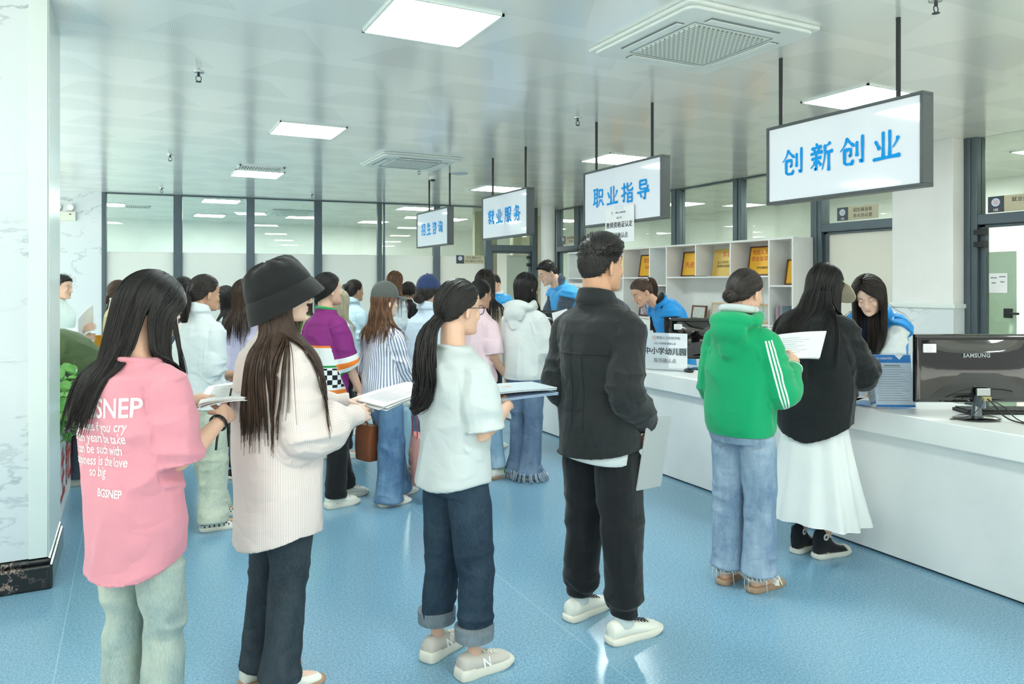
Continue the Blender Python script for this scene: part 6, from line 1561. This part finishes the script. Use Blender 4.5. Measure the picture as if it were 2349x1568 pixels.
nk = MB().tube([p.bend((.071 * p.k * math.cos(a), (-.014 + .066 * math.sin(a)) * p.k, (1.402 - .012 * math.sin(a)) * p.k)) for a in np.linspace(0, 6.283, 25)], .010, 8).build('green_neckband', cloth('neck_green', rgb(52, 160, 90)), p.shirt, smooth=0); pd = p
bg(812, 7.68, 64, 1.58, 'woman in a pale blue shirt with rolled sleeves, black trousers and a high bun', 2, 35, dict(SH, mat='pale_blue', hem=.79, w=(.18, .175, .172, .165), collar='shirt', slen=.05, sr=(.078, .078, .08, .075)), BLK, dict(style='bun', mat='hair_dark', gel=16, br=.032, off=.014), arms=((.12, .16, .85), (-.15, .12, .85)), shoe=('sneaker', 'white_leather', 'solewhite'), skin=2, feet=((828, 996), (812, 985), 10, 0), hd=(4, 2, 0))
p = bg(880, 5.22, 70, 1.53, 'woman in a grey cap, blue striped shirt and wide jeans carrying a pink tote', 1, 36, dict(SH, mat='blue_stripes', hem=.775, w=(.18, .172, .168, .162), collar='shirt', drop=lambda t: -.02 * math.sin(t)), dict(mat='blue_denim', r=(.094, .094, .094, .10, .108), hemz=.03, name='jeans'), dict(style='loose', mat='hair_auburn', zend=1.22, az0=76, jit=.05, back=(0, -.05), spread=.1, cnt=700, vol=.01),
   arms=((.14, .20, .80), (-.16, .10, .82)), curl='grip', feet=((892, 1158), (912, 1135), 10, 5), skin=3, hd=(2, -2, 0)); p.cap('grey_cap', 2); pf = p
p = bg(905, 9.4, 64, 1.70, 'tall brown haired woman in white behind the grey cap', 3, 37, dict(SH, mat='white_poplin'), BLK, dict(style='loose', mat='hair_auburn', zend=1.25), arms=((.1, .25, 1.0), (-.12, .22, 1.05)))
p = bg(937, 10.0, 60, 1.56, 'person in black far behind the grey cap visor', 3, 38, dict(SH, mat='deep_black', hem=.5), BLK, dict(style='bob', mat='hair_dark', drop=.06))
p = bg(983, 5.7, 62, 1.585, 'woman in a navy cap and pale blue shirt with a curly low bun', 1, 39, dict(SH, mat='sky_shirt', hem=.72, w=(.185, .182, .18, .172), back=(.15, .145), collar='shirt'), dict(mat='blue_denim', r=(.09, .084, .08, .08, .084), name='jeans'), dict(style='bun', mat='hair_dark', gel=-22, br=.046, off=.02, vol=.016), arms=HOLD); p.cap('navy_cloth', 8)
p = bg(1098, 5.9, 66, 1.575, 'woman in a pale pink T-shirt with glasses, behind the white T-shirt', 1, 40, dict(SH, mat='baby_pink', name='t_shirt', hem=.80, sleeve='short', sr=(.074, .078, .08), collar='crew', slen=.9), dict(mat='sky_denim', r=(.086, .076, .066, .062, .062), hemz=.09, name='jeans'), dict(style='bun', mat='hair_black', gel=-5, br=.03), arms=((.17, .15, .84), (-.15, .15, .84)), glasses='ironblk', feet=((1142, 1096), (1120, 1080), 10, 4), skin=1, hd=(4, -6, 0), shoe=('sneaker', 'white_leather', 'soletan', 'cream_lace'))
gs = MB()
for sd in (1,):
    fx, fy, yw = p.foot[sd]
    for i in range(3): gs.box((fx + .040, fy + .03 + i * .017, .035), (fx + .046, fy + .037 + i * .017, .07))
gs.build('green_shoe_stripes', 'neck_green' if 'neck_green' in M else 'leaf', p.e)
p = bg(1112, 6.95, 58, 1.675, 'woman in a beige top with long dark hair and a black shoulder strap', 2, 41, dict(SH, mat='beige', hem=.78), BLK, dict(style='loose', mat='hair_dark', zend=1.22), arms=HOLD)
m = MB().tube([p.bend((x, y, z)) for x, y, z in [(.10, -.115, 1.15), (.115, -.11, 1.28), (.11, -.02, 1.385), (.10, .1, 1.28), (.06, .15, 1.1)]], .016, 8, flat=.25); m.build('bag_strap', 'deep_black', p.e, smooth=0)
p = bg(1204, 5.9, 66, 1.63, 'woman in a thick white hoodie with long black hair and flared fringed jeans', 1, 42, dict(mat='white_fleece', name='hoodie', hem=.80, w=(.178, .188, .182, .168), d=(.15, .15), back=(.15, .14), sr=(.085, .09, .085, .055), hood=True, fold=.016, elastic=.06, neck=.08, neckz=1.40, blouse=.012), dict(mat='flare_denim', r=(.09, .078, .066, .085, .118), hemz=.045, name='flared_jeans'), dict(style='loose', zend=1.285, az0=60, jit=.02, back=lambda a: (.0, .12) if abs(a) < 112 else (0, 0), front_z=1.13, spread=.6), arms=((.13, .27, 1.15), (-.06, .26, 1.1)), curl='hold', feet=((1215, 1098), (1190, 1090), 10, 0), glasses=True, hd=(6, -4, 0))
for sd in (1, -1):
    fr_ = MB(); fx, fy, yw = p.foot[sd]
    for i in range(60): a = p.rr.uniform(0, 6.28); fr_.tube([(fx + .118 * math.cos(a), fy + .122 * math.sin(a), .07), (fx + .132 * math.cos(a), fy + .136 * math.sin(a), .035), (fx + .15 * math.cos(a + .06), fy + .154 * math.sin(a + .06), .006)], .0045, 4)
    fr_.build('fringed_hem', cloth('fringe', rgb(150, 166, 184), wr=20), p.pants, smooth=0)
pl = p
p.sheet('paper_form', p.arms[1]['W'] + Vector((-.03, .11, .09)), (.3, .9, .2), (-.1, -.2, 1), .16, .2, 'white sheet held up by the woman in the white hoodie', 'paper form')
# left edge
p = bg(138, 7.5, 118, 1.62, 'person in a white and blue jacket clutching papers by the pillar', 2, 43, dict(SH, mat='mint_white', name='jacket'), dict(mat='charcoal', name='trousers'), dict(style='short', mat='hair_short', top=.012, len=.03, cnt=2600), arms=((.03, .24, 1.10), (-.10, .22, 1.02)), curl='hold', hd=(0, -4, 0))
bx('blue_panel', (-.17, .05, .92), (.0, .139, 1.0), 'navy_cloth', p.e); p.sheet('paper_form', Vector((.02, .26, 1.16)), (.9, .1, -.4), (.35, .2, .9), .34, .24, 'white papers clutched by the person beside the pillar', 'paper form', n=2)
p = bg(272, 7.7, 106, 1.575, 'woman in a sand blouse and denim skirt standing by the far marble wall', 2, 44, dict(SH, mat='sand_blouse', hem=.95, collar='crew', blouse=.02), dict(mat='slate_denim', skirt=1, hemz=.45, w=.2, d=.16, n=7, amp=.01, top=1.0), dict(style='pony', mat='hair_brown', gel=-28, tail=[(0, -.02, -.05), (0, -.03, -.10)], rad=(.012, .018, .016, .008)), arms=((.12, .2, .95), (-.16, .1, .85)), hd=(-6, 4, 0), skin=3)
pr = p
p = bg(200, 5.72, -82, 1.50, 'person in an olive jacket bent over behind the planter', 2, 45, dict(mat='olive', name='jacket', hem=.80, w=(.175, .178, .178, .17), d=(.15, .15), back=(.16, .16), sr=(.085, .08, .075, .06), fold=.02, collar='stand'), dict(mat='slate_denim', r=(.09, .086, .08, .084, .088), hemz=.05, name='jeans'), dict(style='loose', mat='hair_brown', zend=.85, az0=60), lean=84, arms=((.12, .56, .72), (-.1, .54, .72)), feet=((190, 1110), (180, 1092), 0, -6))
bg(420, 6.6, 55, 1.60, 'person with dark tied hair nearly hidden behind the woman in pink', 2, 46, dict(SH, mat='charcoal'), BLK, dict(style='bun', mat='hair_black', gel=0, br=.034))
bg(692, 6.5, 66, 1.57, 'woman in a lime top between the bucket hat and the purple sweater', 2, 47, dict(SH, mat='lime', blouse=.02), BLK, dict(style='loose', mat='hair_brown', zend=1.2))
bg(776, 6.6, 66, 1.49, 'person in a white shirt behind the purple sweater', 2, 48, dict(SH, mat='white_poplin'), BLK, dict(style='loose', mat='hair_fair', zend=1.2))
# clerks behind the counter
p = bg(2018, 5.08, -113, 1.655, 'clerk in a blue vest with long dark hair looking down behind the leaflet stands', 1, 51, dict(SH, mat='white_poplin', collar='crew', sr=(.072, .07, .06, .045)), BLK, dict(style='loose', mat='hair_dark', zend=1.12, az0=50, cnt=3000, r=.0022, part=14, spread=1.0, vol=.032), lean=28, arms=((.10, .42, .90), (-.10, .44, .90)), hd=(-4, -14, 6), eyes='closed', extra_top=VEST, skin=3)
ln = MB()
for sd in (1, -1): ln.tube([p.bend(q) for q in [(sd * .07, .03, 1.41), (sd * .062, .115, 1.32), (sd * .035, .16, 1.2), (.0, .165, 1.08)]], .006, 6, flat=.35)
ln.build('lanyard', cloth('lanyard_blue', rgb(62, 74, 190)), p.e, smooth=0)
p.decal('就业服务', .034, -.075, 1.17, 'whiteink', target=p.bv[1], ydir=1) if not p.lean else None
p = bg(1550, 6.95, -78, 1.70, 'clerk in a blue vest over black sleeves with a ponytail bending over a monitor', 1, 52, dict(SH, mat='deep_black', sr=(.07, .066, .056, .042), collar='crew'), BLK, dict(style='pony', mat='hair_brown', gel=28, tail=[(0, -.05, -.01), (0, -.075, -.08), (0, -.06, -.17), (.01, -.03, -.24)], tie='solewhite'), lean=38, arms=DESK, hd=(0, -12, 0), eyes='closed', extra_top=VEST, skin=1)
p = bg(1304, 8.7, -82, 1.86, 'male clerk in a blue vest over a dark denim shirt leaning over the counter', 2, 53, dict(SH, mat='slate_denim', sr=(.078, .076, .066, .05), collar='shirt'), BLK, dict(style='short', mat='hair_short', top=.014, len=.03, cnt=5000), lean=24, male=True, arms=((.16, .42, .92), (-.16, .42, .92)), hd=(0, -14, 0), eyes='closed', extra_top=dict(VEST, mat='clerk_light', w=(.192, .187, .192, .188), sr=(.098, .1, .096)), skin=0)
p = bg(1143, 10.4, -116, 1.68, 'young male clerk in a blue vest at the far end of the counter', 2, 54, dict(SH, mat='white_poplin', collar='crew'), BLK, dict(style='short', mat='hair_short', top=.010, len=.022, cnt=4000), male=True, lean=8, arms=((.12, .34, .95), (-.12, .34, .95)), hd=(0, -12, 0), eyes='closed', extra_top=dict(VEST, mat='clerk_light', w=(.192, .187, .192, .188), sr=(.098, .1, .096)), skin=1)
p = bg(1434, 7.75, -74, 1.66, 'clerk with a black bob bent low behind the man in black', 2, 55, dict(SH, mat='charcoal'), BLK, dict(style='bob', mat='hair_black', drop=.11), lean=34, arms=DESK, hd=(0, -24, 0), eyes='closed')
# ------------------------------------------------------------ bags
def bag(name, loc, rz, w, dpt_, h_, mat, hmat, label, cat, hh=.16, taper=.9, handles=2, strap=None):
    e = empty(name, loc, rz); tag(e, label, cat); rs = []
    for z, f_, bul in ((0, taper * .94, .96), (.012, taper, 1), (h_ * .4, (1 + taper) / 2, 1.12), (h_ * .8, 1, .9), (h_, 1, .62)):
        rs.append(ering((0, 0, z), w / 2 * f_, dpt_ / 2 * bul, dpt_ / 2 * bul, 28, 4.5))
    o = MB().rings(rs).build('body', mat, e, smooth=50)
    for sd in ((-1, 1) if handles == 2 else (1,) if handles else ()):
        y = sd * dpt_ * .3; hm = MB().tube(catm([(-w * .22, y, h_ - .05), (-w * .2, y, h_ + hh * .5), (0, y * .4, h_ + hh), (w * .2, y, h_ + hh * .5), (w * .22, y, h_ - .05)], 4), .009, 8, flat=.45, up=(0, 1, 0)); hm.build('handle', hmat, e, smooth=0)
    return e
w = pf.world() @ (pf.arms[1]['W'] + Vector((.03, .0, -.07))); h_ = .34; t_ = bag('tote_bag', (w.x, w.y, w.z - h_ - .22), -R(96), .30, .10, h_, 'tote_pink', cloth('red_strap', rgb(180, 50, 56)), 'pink tote bag with red handles carried by the woman in the grey cap', 'tote bag', hh=.22)
text('lettering', '福', .11, frame_mx((-.02, -.062, .2), (1, 0, 0), (0, 0, 1)), plain('gold_print', rgb(226, 196, 140), .5), t_); text('lettering', 'LUCK\nBAG', .034, frame_mx((-.02, -.062, .1), (1, 0, 0), (0, 0, 1)), 'gold_print' if 'gold_print' in M else plain('gold_print', rgb(226, 196, 140), .5), t_)
w = pd.world() @ (pd.arms[1]['W'] + Vector((.0, .06, -.08))); bag('handbag', (w.x, w.y, w.z - .25 - .16), -R(70), .20, .10, .25, 'brown_leather', 'brown_leather', 'brown leather handbag carried by the woman in the purple sweater', 'handbag', hh=.16)
w = pl.world() @ Vector((.17, .25, .78)); bag('shoulder_bag', (w.x, w.y, w.z - .09), -R(60), .26, .12, .26, 'dark_bag', 'dark_bag', 'dark soft bag worn in front by the woman in the white hoodie', 'bag', hh=.22)
w = dpt(236, 812, 7.72); sb = bag('sling_bag', tuple(w), 0, .17, .10, .2, 'mustard', 'mustard', 'mustard yellow sling bag on a brown strap by the woman in the sand blouse', 'bag', handles=0)
q = dpt(250, 688, 7.66) - w; MB().tube(catm([(0, 0, .17), (q.x * .2, q.y * .2, .17 + (q.z - .17) * .35), (q.x * .7, q.y * .7, q.z * .85), tuple(q)], 4), .022, 8, flat=.35).build('strap', cloth('brown_strap', rgb(80, 52, 38)), sb, smooth=0)
